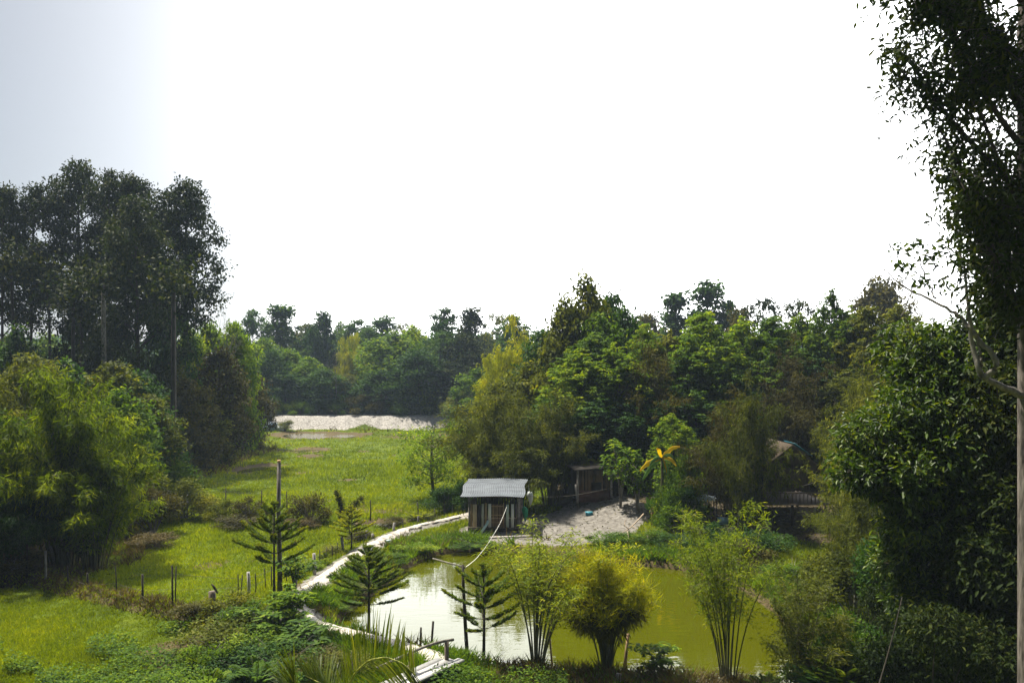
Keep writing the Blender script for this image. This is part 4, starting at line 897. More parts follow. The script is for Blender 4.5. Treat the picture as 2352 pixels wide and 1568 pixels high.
# big tree: trunk at the right edge, leafy crown hanging into the picture
def big_tree():
    Y = 12.5; b = W(2368, 1568, Y); b[2] = ground_z(b[0], Y)-.1; e = empty('tall_broadleaf_tree', b, 'very tall tree at the right edge, grey trunk and dark crown against the sky', 'tree'); t_ = Geo(); g = Geo(); rng = np.random.default_rng(11)
    top = W(2345, -900, Y)-b; c = bez(np.array([0, 0, -.2]), np.array([.05, .1, top[2]*.5]), top, 16); t_.tube(c, np.interp(np.arange(16), [0, 1, 8, 15], [.24, .19, .15, .05]), 10)
    t_.obj('trunk', M['barkt'], e, True); br = Geo()
    L_ = []
    # limbs sweep up and left from the trunk; leaf clumps hang along them
    for (u0, v0), (u1, v1), n in [((2340, 330), (2150, -10), 12), ((2342, 430), (2080, 130), 13), ((2342, 250), (2200, -120), 9), ((2345, 560), (2160, 300), 11), ((2345, 200), (2120, -160), 10), ((2345, 640), (2240, 440), 8),
                                 ((2340, 120), (2060, -60), 11), ((2345, 480), (2230, 180), 9), ((2345, 0), (2130, -260), 8), ((2345, 700), (2280, 560), 6), ((2350, 380), (2480, 100), 8), ((2350, 200), (2500, -100), 8), ((2345, 560), (2190, 400), 8), ((2345, 740), (2270, 560), 7)]:
        p = W(u0, v0, Y)-b; q = W(u1, v1, Y+rng.uniform(-1.2, 1.6))-b; m = bez(p, (p+q)/2+[0, 0, -.35], q, 10); br.tube(m, np.linspace(.055, .012, 10), 5, cap=False)
        for k in range(n):
            t = rng.uniform(.15, 1); a = np.array([np.interp(t*9, np.arange(10), m[:, j]) for j in range(3)])
            for s in range(8):
                d = unit(rng, 1)[0]*[.95, .9, .85]; d[2] -= .1; z = a+d*rng.uniform(.2, .72); br.tube([a, (a+z)/2+[0, 0, .05], z], [.012, .009, .004], 3, cap=False); L_.append(z); L_.append((a+z)/2)
    P = np.repeat(np.array(L_), 8, 0); m = len(P); D = unit(rng, m)+[-.25, 0, -.5]
    g.leaves(P+rng.normal(0, .13, (m, 3)), D, unit(rng, m)+[0, 0, .6], .125*rng.uniform(.7, 1.25, m), .045, np.clip(rng.normal(.45, .2, m), 0, 1), fine=True)
    br.obj('limbs', M['bark'], e, True); g.obj('crown', M['dark'], e)
    # crooked pale side branch
    cb = Geo()
    def line(pts, r0, r1, yo=0):
        q = smooth_line([list(W(u, v, Y+yo+dy)-b) for u, v, dy in pts], 24)+np.random.default_rng(len(pts)).normal(0, .012, (24, 3)); cb.tube(q, np.linspace(r0, r1, 24), 7, cap=True)
    line([(2352, 912, 0), (2320, 892, 0), (2290, 885, -.1), (2258, 868, -.1), (2243, 845, -.1), (2235, 800, 0), (2228, 760, 0), (2222, 700, 0), (2216, 640, .1), (2205, 560, .2), (2190, 500, .2)], .062, .01)
    line([(2258, 868, -.1), (2280, 855, -.2), (2292, 835, -.2), (2285, 812, -.2), (2262, 795, -.1), (2243, 775, 0), (2232, 755, 0)], .05, .035)
    line([(2228, 755, 0), (2215, 735, .1), (2190, 715, .2), (2150, 690, .4), (2100, 675, .6), (2050, 640, .8), (2010, 595, 1)], .035, .006)
    line([(2150, 690, .4), (2130, 650, .5), (2112, 600, .6), (2105, 550, .6)], .018, .005)
    line([(2222, 700, 0), (2250, 640, .2), (2275, 600, .3), (2300, 560, .3)], .02, .005)
    line([(2216, 640, .1), (2190, 600, 0), (2170, 560, 0), (2150, 520, 0)], .014, .004)
    line([(2250, 868, -.1), (2255, 820, -.1), (2245, 780, 0)], .022, .015)
    rng = np.random.default_rng(4); tips = []
    for u, v in [(2105, 560), (2080, 570), (2125, 590), (2090, 620), (2140, 600), (2110, 650), (2135, 650), (2070, 610), (2060, 580), (2150, 570), (2200, 520), (2210, 560), (2190, 540), (2230, 560), (2240, 600), (2225, 620), (2260, 580), (2280, 620), (2215, 600), (2250, 540), (2300, 560), (2290, 600), (2195, 590), (2170, 660), (2240, 660), (2265, 650), (2205, 500), (2240, 500), (2270, 530), (2310, 520), (2310, 640)]:
        a = W(u, v, Y+rng.uniform(-.2, .6))-b; tips.append(a); q = a+rng.normal(0, .25, 3)-[0, 0, .3]; cb.tube([q, (a+q)/2, a], [.008, .006, .003], 3, cap=False)
    P = np.repeat(np.array(tips), 15, 0); m = len(P); k = Geo(); D = unit(rng, m)+[0, 0, -.3]
    k.leaves(P+rng.normal(0, .07, (m, 3)), D, unit(rng, m)+[0, 0, .6], .13*rng.uniform(.7, 1.2, m), .05, rng.random(m), fine=True)
    o = cb.obj('crooked_branch', M['barkp'], e, True); o['label'] = 'crooked pale grey side branch'; k.obj('leaves', M['glossy'], o)
M['barkt'] = surfmat('bark_trunk_grey', (.025,.02,.017), (.24,.21,.19), 4, stretch=(4, 4, .7), bump=1)
big_tree()
# leaning twig at the lower right
g = Geo(); a = W(2008, 1568, 14); b_ = W(2072, 1370, 14.6); a[2] -= .3; g.tube(bez(a, (a+b_)/2+[.06, 0, .05], b_, 8), np.linspace(.016, .006, 8), 5)
tag(g.obj('dead_stick', M['bark'], smooth=True), 'long thin dead stick leaning up at the lower right', 'stick')

# ---------------------------------------------------------------- palm fronds in front
def palm():
    b = W(770, 1760, 12.0); b[2] = ground_z(b[0], 12.0); e = empty('coconut_palm', b, 'young coconut palm at the bottom edge, its curved frond fanning out', 'palm')
    g = Geo(); c0 = W(775, 1640, 12.0)-b; g.tube([[0, 0, -.1], [0, 0, c0[2]*.5], [c0[0], 0, c0[2]]], [.22, .2, .14], 9); g.obj('trunk', M['barkp'], e, True)
    def frond(pts, L0, seed, up, dn):
        rng = np.random.default_rng(seed); c = smooth_line([list(W(u, v, y)-b) for u, v, y in pts], 60); r = Geo(); r.tube(c, np.linspace(.022, .006, 60), 6)
        ro = r.obj('frond', M['rachis'], e, True); k = Geo(); T = np.gradient(c, axis=0); T /= np.linalg.norm(T, axis=1)[:, None]
        N = 72; idx = np.linspace(4, 59, N).astype(int)
        for sg, tgt in ((1, np.array(up)), (-1, np.array(dn))):
            for i in idx:
                f = i/59; d = tgt+T[i]*.55; d = d/np.linalg.norm(d); d += rng.normal(0, .05, 3); l = L0*(math.sin(min(1, f*1.1+.12)*2.6)*.75+.25)*rng.uniform(.9, 1.08)
                s = np.linspace(0, 1, 6)[:, None]; p = c[i]+d*l*s+np.array([0, 0, -1])*l*.22*s**2; wv = np.cross(d, T[i]+rng.normal(0, .2, 3)); wv /= np.linalg.norm(wv)+1e-9
                nn = np.cross(d, wv); hw = np.array([.5, 1, .95, .75, .45, .05])[:, None]*.0085
                V = np.concatenate([p-nn*hw, p+nn*hw]); k.add(V, np.array([[j, j+1, j+7, j+6] for j in range(5)]), min(1, max(0, rng.normal(.5, .15))))
        k.obj('leaflets', M['frond'], ro)
    frond([(775, 1640, 12), (795, 1585, 12), (815, 1545, 11.9), (845, 1516, 11.8), (885, 1508, 11.7), (925, 1522, 11.6), (955, 1550, 11.5)], 1.05, 1, (-.42, .15, .95), (.35, -.1, -.75))
    frond([(765, 1640, 12), (720, 1640, 11.8), (690, 1620, 11.7), (680, 1590, 11.6), (676, 1550, 11.5)], .95, 2, (-.55, .1, .9), (-.1, 0, .8))
    frond([(770, 1640, 12), (760, 1600, 12.3), (740, 1570, 12.6), (700, 1550, 12.9)], .8, 3, (-.3, .2, .9), (.3, .2, .6))
M['rachis'] = surfmat('palm_rachis', (.2,.22,.03), (.36,.36,.05), 4, .5, 0)
palm()
def banana(u, v, Y):
    b = W(u, v, Y); b[2] = ground_z(b[0], Y); e = empty('banana_plant', b, 'banana plant with drooping yellow leaves right of the brown hut', 'banana plant'); top = W(u, 1052, Y)-b; g = Geo()
    g.tube(bez(np.array([0, 0, -.1]), top*.5+[.05, 0, 0], top, 8), np.linspace(.1, .05, 8), 8); g.obj('stem', M['culm'], e, True)
    for (du, dv, wd, mt, dr) in [(-52, 18, .17, 'banana', .1), (-14, -28, .13, 'banana', .02), (40, -34, .15, 'banana', .03), (-46, 38, .14, 'bananag', .12), (32, 6, .12, 'banana', .1), (10, 20, .06, 'banana', .15), (26, -10, .13, 'bananag', .06), (-30, 4, .12, 'bananag', .16), (14, 34, .12, 'bananag', .2)]:
        tip = top+np.array([du/F*Y, -.15, -dv/F*Y]); c = bez(top, (top+tip)/2+[0, 0, .24], tip-[0, 0, dr+.08], 9); T = np.gradient(c, axis=0); T /= np.linalg.norm(T, axis=1)[:, None]; S = np.cross(T, [0, -1., .35]); S /= np.linalg.norm(S, axis=1)[:, None]
        w_ = (np.sin(np.linspace(.12, .97, 9)*math.pi)**.6)[:, None]*wd*.72; k = Geo(); rg = np.random.default_rng(abs(du)); w1 = w_*rg.uniform(.7, 1.1, (9, 1)); w2 = w_*rg.uniform(.6, 1.1, (9, 1))
        V = np.concatenate([c-S*w1+[0, 0, -.03], c+[0, -.02, .02], c+S*w2+[0, 0, -.03]]); k.add(V, np.array([[j, j+1, j+10, j+9] for j in range(8)]+[[j+9, j+10, j+19, j+18] for j in range(8)]), .5)
        o = k.obj('leaf', M[mt], e); o['label'] = 'drooping yellow banana leaf' if mt == 'banana' else 'green banana leaf'
banana(1520, 1150, 35.0)
def stub(u, Y):
    b = W(u, 1150, Y); b[2] = ground_z(b[0], Y); e = empty('banana_stump', b, 'cut brown banana stump with one grey green leaf at the edge of the sand', 'stump'); g = Geo()
    g.tube([[0, 0, -.1], [.02, 0, .4], [-.03, 0, .75]], [.1, .09, .07], 8); g.tube([[.17, .05, -.1], [.15, .05, .5]], [.07, .05], 8); g.obj('stem', M['brownstem'], e, True)
    k = Geo(); P = np.array([[-.08, 0, .65]]*3)+[[0, 0, 0], [.03, 0, .1], [-.05, 0, 0]]; k.leaves(P, np.array([[-.35, 0, 1.], [.1, 0, 1], [-.5, 0, .6]]), np.array([[0, -1., .3]]*3), np.array([.62, .5, .4]), .26, np.array([.5, .6, .4]), fine=True); k.obj('leaf', M['bananag'], e)
M['brownstem'] = surfmat('banana_stem_brown', (.07,.04,.02), (.25,.15,.07), 7, stretch=(4, 4, .5))
stub(1500, 35.4)

# ---------------------------------------------------------------- shed with tin roof
M['tin'] = surfmat('corrugated_tin', (.075,.085,.1), (.17,.19,.215), 1.4, .7, .05, stretch=(1, 3, 1), spec=.12)
M['slat'] = surfmat('slat_pale', (.4,.4,.36), (.75,.75,.7), 6, .8, .1, stretch=(3, 3, .6))
M['slatt'] = surfmat('slat_tan', (.32,.22,.13), (.6,.46,.3), 6, .8, .1, stretch=(3, 3, .6))
M['slatm'] = surfmat('slat_mint', (.36,.43,.38), (.6,.7,.62), 6, .8, .1, stretch=(3, 3, .6))
M['lattice'] = surfmat('bamboo_lattice', (.2,.12,.07), (.5,.35,.2), 9, .8, .2, stretch=(5, 5, .6))
def boxobj(name, a, b, m, parent, var=.5, rot=None):
    g = Geo(); g.box(a, b, var, rot); return g.obj(name, m, parent)
def shed():
    Y = 34.4; b = W(1134, 1222, Y); b[2] = -.05; e = empty('pond_shed', b, 'small slatted shed with a grey corrugated tin roof at the pond edge', 'shed', rz=R(-4)); hw = 1.06; D = 2.0; fl = .3
    g = Geo(); n = 150; xs_ = np.linspace(-1.42, 1.32, n); ph = xs_/.1*2*math.pi; rows = 9; V = []
    for j in range(rows):
        t = j/(rows-1); y = -.38+2.75*t; z = 1.66+.5*math.sin(t*1.5)*.78+.02*np.sin(xs_*2.2+1)
        V.append(np.column_stack([xs_+.05*np.sin(t*9), np.full(n, y), z+.013*np.sin(ph)]))
    V = np.concatenate(V); ii = (np.arange(rows-1)[:, None]*n+np.arange(n-1)[None]).ravel(); m = len(V); q = np.stack([ii, ii+1, ii+n+1, ii+n], -1)
    g.add(np.concatenate([V, V-[0, 0, .006]]), [q, q[:, ::-1]+m]); o = g.obj('roof', M['tin'], e, True)
    for x, y, h in ((-hw, 0, 1.68), (hw, 0, 1.68), (-hw, D, 2.0), (hw, D, 2.0)):
        k = Geo(); k.tube([[x, y, -.5], [x+.02, y, .8], [x-.01, y, h-.03]], [.065, .06, .055], 8); k.obj('post', M['woodp'], e, True)
    k = Geo(); k.box((-hw-.1, -.08, 1.56), (hw+.1, .0, 1.62)); k.box((-hw-.1, D-.03, 1.86), (hw+.1, D+.05, 1.92)); k.box((-.04, -.25, 1.63), (.04, D+.1, 1.66)); k.obj('roof_beam', M['woodd'], e)
    boxobj('floor', (-hw-.06, -.1, fl-.06), (hw+.08, D+.05, fl), M['wood'], e)
    k = Geo(); k.box((-hw-.05, -.13, fl-.14), (hw+.1, -.06, fl-.065)); k.obj('floor_beam', M['woodd'], e)
    for i in range(3): boxobj('foundation_stone', (-.95+.75*i, -.02, -.35), (-.55+.75*i, .3, fl-.062), M['stone'], e, .3+.2*i)
    h1 = 1.3
    for x0, x1, mt, hh in [(-1.0, -.93, 'slatt', h1), (-.9, -.72, 'slatt', h1-.03), (-.52, -.42, 'slat', h1), (-.38, -.29, 'slatt', h1+.03), (-.23, -.1, 'slat', h1), (.54, .66, 'slatm', h1-.02), (.76, .88, 'slat', h1), (.95, 1.0, 'wood', h1), (.42, .46, 'lattice', h1+.05), (.32, .35, 'lattice', h1+.02)]:
        boxobj('slat', (x0, -.1, fl-.03), (x1, -.075, hh), M[mt], e, random.random())
    boxobj('panel', (-.74, -.05, fl+.01), (-.5, -.03, h1-.06), M['woodd'], e, 1.0)
    k = Geo()
    for x in np.arange(-.06, .4, .055): k.tube([[x, -.08, fl+.01], [x+.01, -.08, h1-.02]], .013, 5, random.random())
    for z in (.5, .82, 1.2): k.tube([[-.1, -.1, z], [.42, -.1, z]], .016, 5, .8)
    k.obj('bamboo_door', M['lattice'], e)
    for s in (-1, 1):
        k = Geo()
        for j, y in enumerate(np.arange(.08, D, .14)): k.box((s*(hw-.02)-.012, y, fl+.01), (s*(hw-.02)+.012, y+.1, 1.25+.05*(j % 3)), random.random())
        k.box((s*(hw+.02)-.01, .02, .75), (s*(hw+.02)+.01, D, .81)); k.obj('side_wall', M['wood'], e)
    k = Geo()
    for j, x in enumerate(np.arange(-hw+.03, hw-.12, .12)): k.box((x, D-.02, fl+.01), (x+.1, D, 1.3), random.random())
    k.obj('back_wall', M['woodd'], e); return e
M['stone'] = surfmat('stone_grey', (.12,.11,.1), (.32,.3,.28), 5)
M['woodp'] = surfmat('post_peeling', (.05,.04,.035), (.35,.32,.29), 7, stretch=(1, 1, 1))
shed()
M['pvc'] = surfmat('pipe_pale_blue', (.42,.62,.58), (.66,.8,.76), 3, .5, 0)
def tubeobj(name, pts, r, m, label, cat, n=7, sm=True, group=None):
    g = Geo(); g.tube(np.array(pts, float), r, n); return tag(g.obj(name, m, smooth=sm), label, cat, group)
tubeobj('drain_pipe', [W(1121, 1196, 34.2), W(1117, 1205, 34.0), W(1105, 1222, 33.7)], .055, M['pvc'], 'short pale blue green pipe sticking out from the shed floor', 'pipe', 10)
tubeobj('wall_plank', [W(1048, 1234, 33.2), W(1130, 1234.5, 33.1), W(1228, 1231, 33.0)], [.06, .055, .06], M['plankw'] if 'plankw' in M else surfmat('log_pale', (.3,.26,.23), (.6,.56,.52), 6), 'pale log lying on the bank in front of the shed', 'log').name = 'bank_log'
# rope from shed to pole, pole, crossing stick
pole_t = W(1063, 1296, 19.9)
rp = [W(1164, 1163, 33.9), W(1150, 1200, 31.5), W(1120, 1250, 27), W(1093, 1284, 23), W(1068, 1303, 19.95)]
tubeobj('rope', smooth_line([list(p) for p in rp], 30), .008, surfmat('rope_white', (.5,.5,.45), (.8,.8,.76), 9, bump=0), 'white rope running from the shed roof down to the pond pole', 'rope', 5)
tubeobj('pond_pole', [W(1074, 1515, 19.6), W(1068, 1420, 19.7), W(1064, 1340, 19.8), pole_t], [.05, .045, .04, .035], M['bark'], 'dark upright pole at the near pond rim that holds the white rope', 'pole')
tubeobj('cross_stick', [W(994, 1282, 20.6), W(1030, 1292, 20.2), W(1069, 1303, 19.85)], [.018, .02, .022], M['barkp'], 'thin pale stick tied to the top of the pond pole', 'stick')
tubeobj('water_stake', [W(965, 1500, 20.2), W(967, 1440, 20.2)], [.03, .026], M['bark'], 'shorter left stake of the two at the near pond rim', 'stake')
tubeobj('water_stake', [W(992, 1500, 20.1), W(992, 1468, 20.1), W(995, 1426, 20.1)], [.032, .03, .03], M['bark'], 'taller right stake of the two at the near pond rim', 'stake')
tubeobj('short_stake', [W(1434, 1540, 19.3), W(1438, 1500, 19.3), W(1443, 1455, 19.3)], [.045, .04, .035], M['lattice'], 'reddish stake right of the golden ball shaped bamboo', 'stake')
tubeobj('short_stake', [W(1268, 1530, 19.1), W(1262, 1450, 19.1)], [.025, .02], M['lattice'], 'thin brown stake beside the airy bamboo clump', 'stake')
tubeobj('tall_stake', [W(643, 1372, 24.4), W(643, 1300, 24.4), W(640, 1180, 24.4), W(641, 1062, 24.4)], [.085, .075, .068, .06], M['stake2'] if 'stake2' in M else M.setdefault('stake2', surfmat('stake_bark', (.03,.025,.02), (.22,.2,.18), 6, stretch=(1, 1, .6))), 'tallest stake in the field, dark bark with a pale cut top', 'stake')
tubeobj('cut_top', [W(641, 1062, 24.4), W(641, 1056, 24.4)], .055, surfmat('fresh_cut_wood', (.5,.32,.15), (.75,.5,.27), 5), 'x', 'x')
ct = bpy.data.objects['cut_top']; ts = bpy.data.objects['tall_stake']; ct.parent = ts
for k_ in ('label', 'category'): del ct[k_]
tubeobj('stout_post', [W(492, 1440, 21.8), W(488, 1380, 21.8), W(487, 1357, 21.8)], [.11, .1, .095], M['wood'], 'stout grey post in the near thicket at the left', 'post')
tubeobj('perched_stick', [W(500, 1362, 21.7), W(492, 1348, 21.7), W(486, 1340, 21.7)], [.02, .035, .015], M['woodd'], 'dark crooked stick lying on top of the stout grey post', 'stick')
# ---------------------------------------------------------------- fences
M['fpost'] = surfmat('fence_post_grey', (.1,.095,.09), (.36,.34,.33), 7, stretch=(1, 1, .4))
M['wire'] = surfmat('fence_wire', (.05,.045,.04), (.12,.11,.1), 9, bump=0)
def fence(name, label, posts, wires=(.55, .85), r=.03, sag=.04, cat='fence'):
    u, v0, v1, Y, rr = posts[0]; b = W(u, v1, Y); b[2] = ground_z(b[0], Y); e = empty(name, b, label, cat); tops = []
    for i, (u, v0, v1, Y, rr) in enumerate(posts):
        a = W(u, v1, Y); a[2] = min(a[2], float(ground_z(a[0], Y)))-.15; t = W(u, v0, Y); t[0] += random.uniform(-.04, .04); g = Geo(); lean = (a+t)/2+[random.uniform(-.03, .03), 0, 0]
        g.tube(np.array([a, lean, t])-b, [rr, rr*.93, rr*.85], 7, random.random()); g.obj('post', M['fpost'] if rr > .035 else M['bark'], e, True); tops.append((a, t))
    for wv in wires:
        g = Geo()
        for (a, t), (a2, t2) in zip(tops[:-1], tops[1:]):
            p = a+(t-a)*wv; q = a2+(t2-a2)*wv; mid = (p+q)/2-[0, 0, sag*np.linalg.norm(q-p)*.5]; g.tube(bez(p, mid, q, 6)-b, .004, 3, cap=False)
        g.obj('wire', M['wire'], e)
    return e
fence('path_fence', 'low wire fence of thin and stout posts between field and path', [(u, v0, v1, Y, r) for u, v0, v1, Y, r in [
    (405, 1300, 1408, 23.3, .02), (545, 1318, 1362, 24.5, .018), (556, 1320, 1366, 24.3, .02), (571, 1313, 1352, 24.8, .055), (586, 1316, 1355, 24.9, .02), (610, 1305, 1345, 25.3, .018), (625, 1300, 1342, 25.5, .02), (660, 1290, 1330, 26, .018),
    (722, 1270, 1322, 26.6, .06), (735, 1262, 1300, 28, .02), (750, 1255, 1290, 28.8, .018), (762, 1252, 1285, 29.2, .02), (775, 1245, 1275, 30, .018), (786, 1232, 1268, 30.4, .06), (842, 1218, 1250, 32.2, .045), (856, 1225, 1248, 32.4, .06), (905, 1200, 1232, 33.8, .06), (925, 1190, 1222, 34.5, .02), (960, 1185, 1212, 35.6, .055), (1000, 1168, 1200, 37, .03), (1040, 1160, 1190, 38.4, .04)]])
fence('ditch_fence', 'sparse crooked stakes along the brown ditch at the lower left', [(63, 1250, 1345, 26, .035), (105, 1265, 1348, 25.6, .04), (155, 1300, 1352, 25.2, .03), (200, 1315, 1372, 24.6, .035), (267, 1300, 1385, 24.2, .018), (329, 1318, 1402, 23.4, .035), (398, 1298, 1418, 22.8, .028)], wires=(.6,))
fence('field_fence', 'far strands of wire fence crossing the field behind the pond path', [(430, 1128, 1195, 37.6, .04), (520, 1120, 1200, 37.4, .03), (600, 1125, 1200, 37.2, .03), (660, 1128, 1200, 37, .03), (850, 1148, 1195, 37.2, .03), (960, 1152, 1190, 38, .03), (1068, 1150, 1180, 38.4, .04)], wires=(.5, .9))
# ---------------------------------------------------------------- footbridge
def bridge():
    b = W(975, 1540, 18.4); b[2] = ground_z(b[0], 18.4); e = empty('footbridge', b, 'small bleached plank footbridge with a bamboo handrail at the bottom', 'bridge')
    p0 = W(888, 1580, 16.5); p1 = W(1028, 1516, 18.1); d = p1-p0; d2 = d/np.linalg.norm(d); s = np.cross(d2, [0, 0, 1.]); s /= np.linalg.norm(s)
    for k, (o0, o1) in enumerate(((-.32, -.12), (-.11, .1), (.11, .3))):
        g = Geo(); q0 = p0-d2*(.3+.1*k); q1 = p1+d2*(.12*k); V = []
        for z in (0, -.04):
            for P_, o_ in ((q0, o0), (q0, o1), (q1, o1), (q1, o0)): V.append(P_+s*o_+[0, 0, z+.006*k])
        g.add(np.array(V)-b, np.array([[0, 1, 2, 3], [7, 6, 5, 4], [0, 4, 5, 1], [1, 5, 6, 2], [2, 6, 7, 3], [3, 7, 4, 0]]), .3+.3*k); g.obj('plank', M['deck'], e)
    rail = [W(866, 1533, 16.5), W(900, 1518, 16.9), W(950, 1494, 17.5), W(1000, 1474, 17.9), W(1041, 1468, 18.3)]
    g = Geo(); g.tube(smooth_line([list(p) for p in rail], 16)-b, np.linspace(.03, .035, 16), 8); g.obj('handrail', M['barkp'], e, True)
    for u, v0, v1, Y, r in ((1026, 1471, 1536, 18.15, .05), (945, 1497, 1575, 17.4, .06), (1002-65, 1528, 1560, 17.1, .03)):
        a = W(u, v1, Y); t = W(u, v0, Y); g = Geo(); g.tube(np.array([a-[0, 0, .3], t])-b, r, 8); g.obj('post', M['wood'], e, True)
    g = Geo(); a = p0+d2*1.9; g.tube(np.array([a-s*.4-[0, 0, .09], a+s*.42-[0, 0, .09]])-b, .05, 8); g.obj('cross_beam', M['woodd'], e, True)
bridge()
tubeobj('fallen_pole', [W(1060, 1540, 18.3), W(1200, 1556, 18.1)], [.03, .025], M['barkp'], 'thin pale pole lying in the weeds right of the footbridge', 'pole')
tubeobj('cut_post', [W(1421, 1590, 17.9), W(1421, 1547, 17.9)], [.075, .07], M['fpost'], 'short grey cut post at the bottom edge right of the golden bamboo', 'post')
# ---------------------------------------------------------------- brown hut, stilt house, odds and ends
def hut():
    Y = 39; b = W(1365, 1145, Y); zb = float(ground_z(b[0], Y)); b[2] = zb; e = empty('brown_hut', b, 'dark brown board hut with a rusty tin skirt on the sand', 'hut', rz=R(8)); s = Y/F; hw = 38*s; zt = (W(0, 1075, Y)[2]-zb); D = 2.2
    g = Geo(); n = 22; zs = .5
    for i in range(n):
        x = -hw+2*hw*i/n; g.box((x, 0, zs), (x+2*hw/n-.012, .03, zt-.12+.06*random.random()), random.random())
    g.obj('wall', M['hutwall'], e)
    g = Geo(); g.box((hw-.03, .04, .1), (hw, D, zt-.1)); g.box((-hw, .04, .1), (-hw+.03, D, zt-.1)); g.box((-hw, D, .1), (hw, D+.03, zt-.1)); g.obj('side_wall', M['woodd'], e)
    g = Geo(); m = 60; x = np.linspace(-hw+.02, hw-.02, 4); zz = np.linspace(.02, .6, m); V = np.array([[xx, -.02-.012*math.sin(z*90), z-.03*(xx/hw)] for z in zz for xx in x]); ii = (np.arange(m-1)[:, None]*4+np.arange(3)[None]).ravel(); g.add(V, np.stack([ii, ii+1, ii+5, ii+4], -1)); g.obj('tin_skirt', M['rust'], e)
    boxobj('window', (-.15, -.03, .6), (.35, -.012, 1.0), M['woodd'], e, 0)
    g = Geo(); g.box((-hw-.25, -.35, zt-.02), (hw+.15, D+.3, zt+.05), rot=Matrix.Rotation(R(-3), 4, 'Y')); g.obj('roof', M['roofd'], e)
    for x_ in (-hw-.03, hw+.04):
        g = Geo(); g.tube([[x_, -.06, -.3], [x_, -.06, zt-.07]], .06, 8); g.obj('post', M['woodp'], e, True)
M['hutwall'] = surfmat('hut_boards', (.03,.02,.012), (.17,.115,.06), 5, .85, .3, stretch=(5, 5, .5))
M['rust'] = surfmat('rusty_tin', (.05,.025,.02), (.16,.08,.06), 3, .7, .1)
M['roofd'] = surfmat('old_roof_dark', (.02,.017,.015), (.07,.06,.05), 4)
M['thatch'] = surfmat('thatch_brown', (.035,.026,.018), (.11,.085,.06), 6, .95, .6, stretch=(5, 5, .6))
hut()
tubeobj('short_stake', [W(1326, 1150, 38.6), W(1322, 1112, 38.6)], [.05, .045], M['fpost'], 'pale leaning stake left of the brown hut', 'stake')
def stilt():
    Y = 33.5; b = W(1812, 1180, Y); zb = float(ground_z(b[0], Y)); b[2] = zb; e = empty('stilt_house', b, 'dark thatched house on stilts half hidden by bamboo at the right', 'house'); dk = W(0, 1152, Y)[2]-zb; D = 3.0
    pk = W(0, 1018, Y)[2]-zb; ev = W(0, 1085, Y)[2]-zb; hw = 1.25
    g = Geo()
    for s in (-1, 1):
        V = np.array([[0, -.4, pk], [s*(hw+.35), -.4, ev], [s*(hw+.35), D+.4, ev], [0, D+.4, pk]]); g.add(np.concatenate([V, V-[0, 0, .12]]), np.array([[0, 1, 2, 3], [7, 6, 5, 4], [0, 4, 5, 1], [1, 5, 6, 2], [2, 6, 7, 3]]))
    g.obj('roof', M['thatch'], e)
    g = Geo(); V = np.array([[.1, -.42, pk+.02], [.85, -.42, pk-.5], [.85, .9, pk-.5], [.1, .9, pk+.02]])+[0, 0, .03]; g.add(np.concatenate([V, V-[0, 0, .02]]), np.array([[0, 1, 2, 3], [7, 6, 5, 4], [0, 4, 5, 1], [1, 5, 6, 2], [2, 6, 7, 3], [3, 7, 4, 0]])); g.obj('tarp', M['tarp'], e)
    g = Geo(); g.add([[-hw, 0, ev+.05], [hw*.72, 0, ev+.35], [0, 0, pk-.16], [-hw, .04, ev+.05], [hw*.72, .04, ev+.35], [0, .04, pk-.16]], [np.array([[0, 1, 2], [5, 4, 3]])]); g.box((-hw, 0, ev-.75), (hw*.7, .05, ev+.34)); g.obj('gable_wall', M['thatch'], e)
    boxobj('deck', (-hw-.2, -.5, dk-.06), (hw+.3, D, dk), M['wood'], e)
    for x_, y_ in ((-hw, -.4), (hw+.15, -.4), (-hw, D-.1), (hw+.15, D-.1), (0, -.4)):
        g = Geo(); g.tube([[x_, y_, -.4], [x_, y_, ev if x_ else dk-.07]], .06, 7); g.obj('post', M['woodd'], e, True)
    g = Geo(); g.box((-hw, -.47, dk+.42), (hw+.2, -.42, dk+.47)); 
    for x_ in np.arange(-hw+.1, hw+.2, .16): g.box((x_, -.46, dk+.002), (x_+.03, -.43, dk+.418))
    g.obj('railing', M['wood'], e)
    boxobj('back_wall', (-hw, D-.2, dk+.01), (hw, D-.15, ev-.02), M['woodd'], e)
M['tarp'] = surfmat('tarp_blue', (.02,.14,.2), (.06,.28,.36), 3, .5, .1)
stilt()
M['cloth'] = surfmat('plastic_sheet_pale', (.45,.55,.6), (.75,.85,.9), 2, .4, .2)
M['sky_blue'] = surfmat('box_light_blue', (.22,.42,.6), (.35,.55,.75), 3, .5, 0)
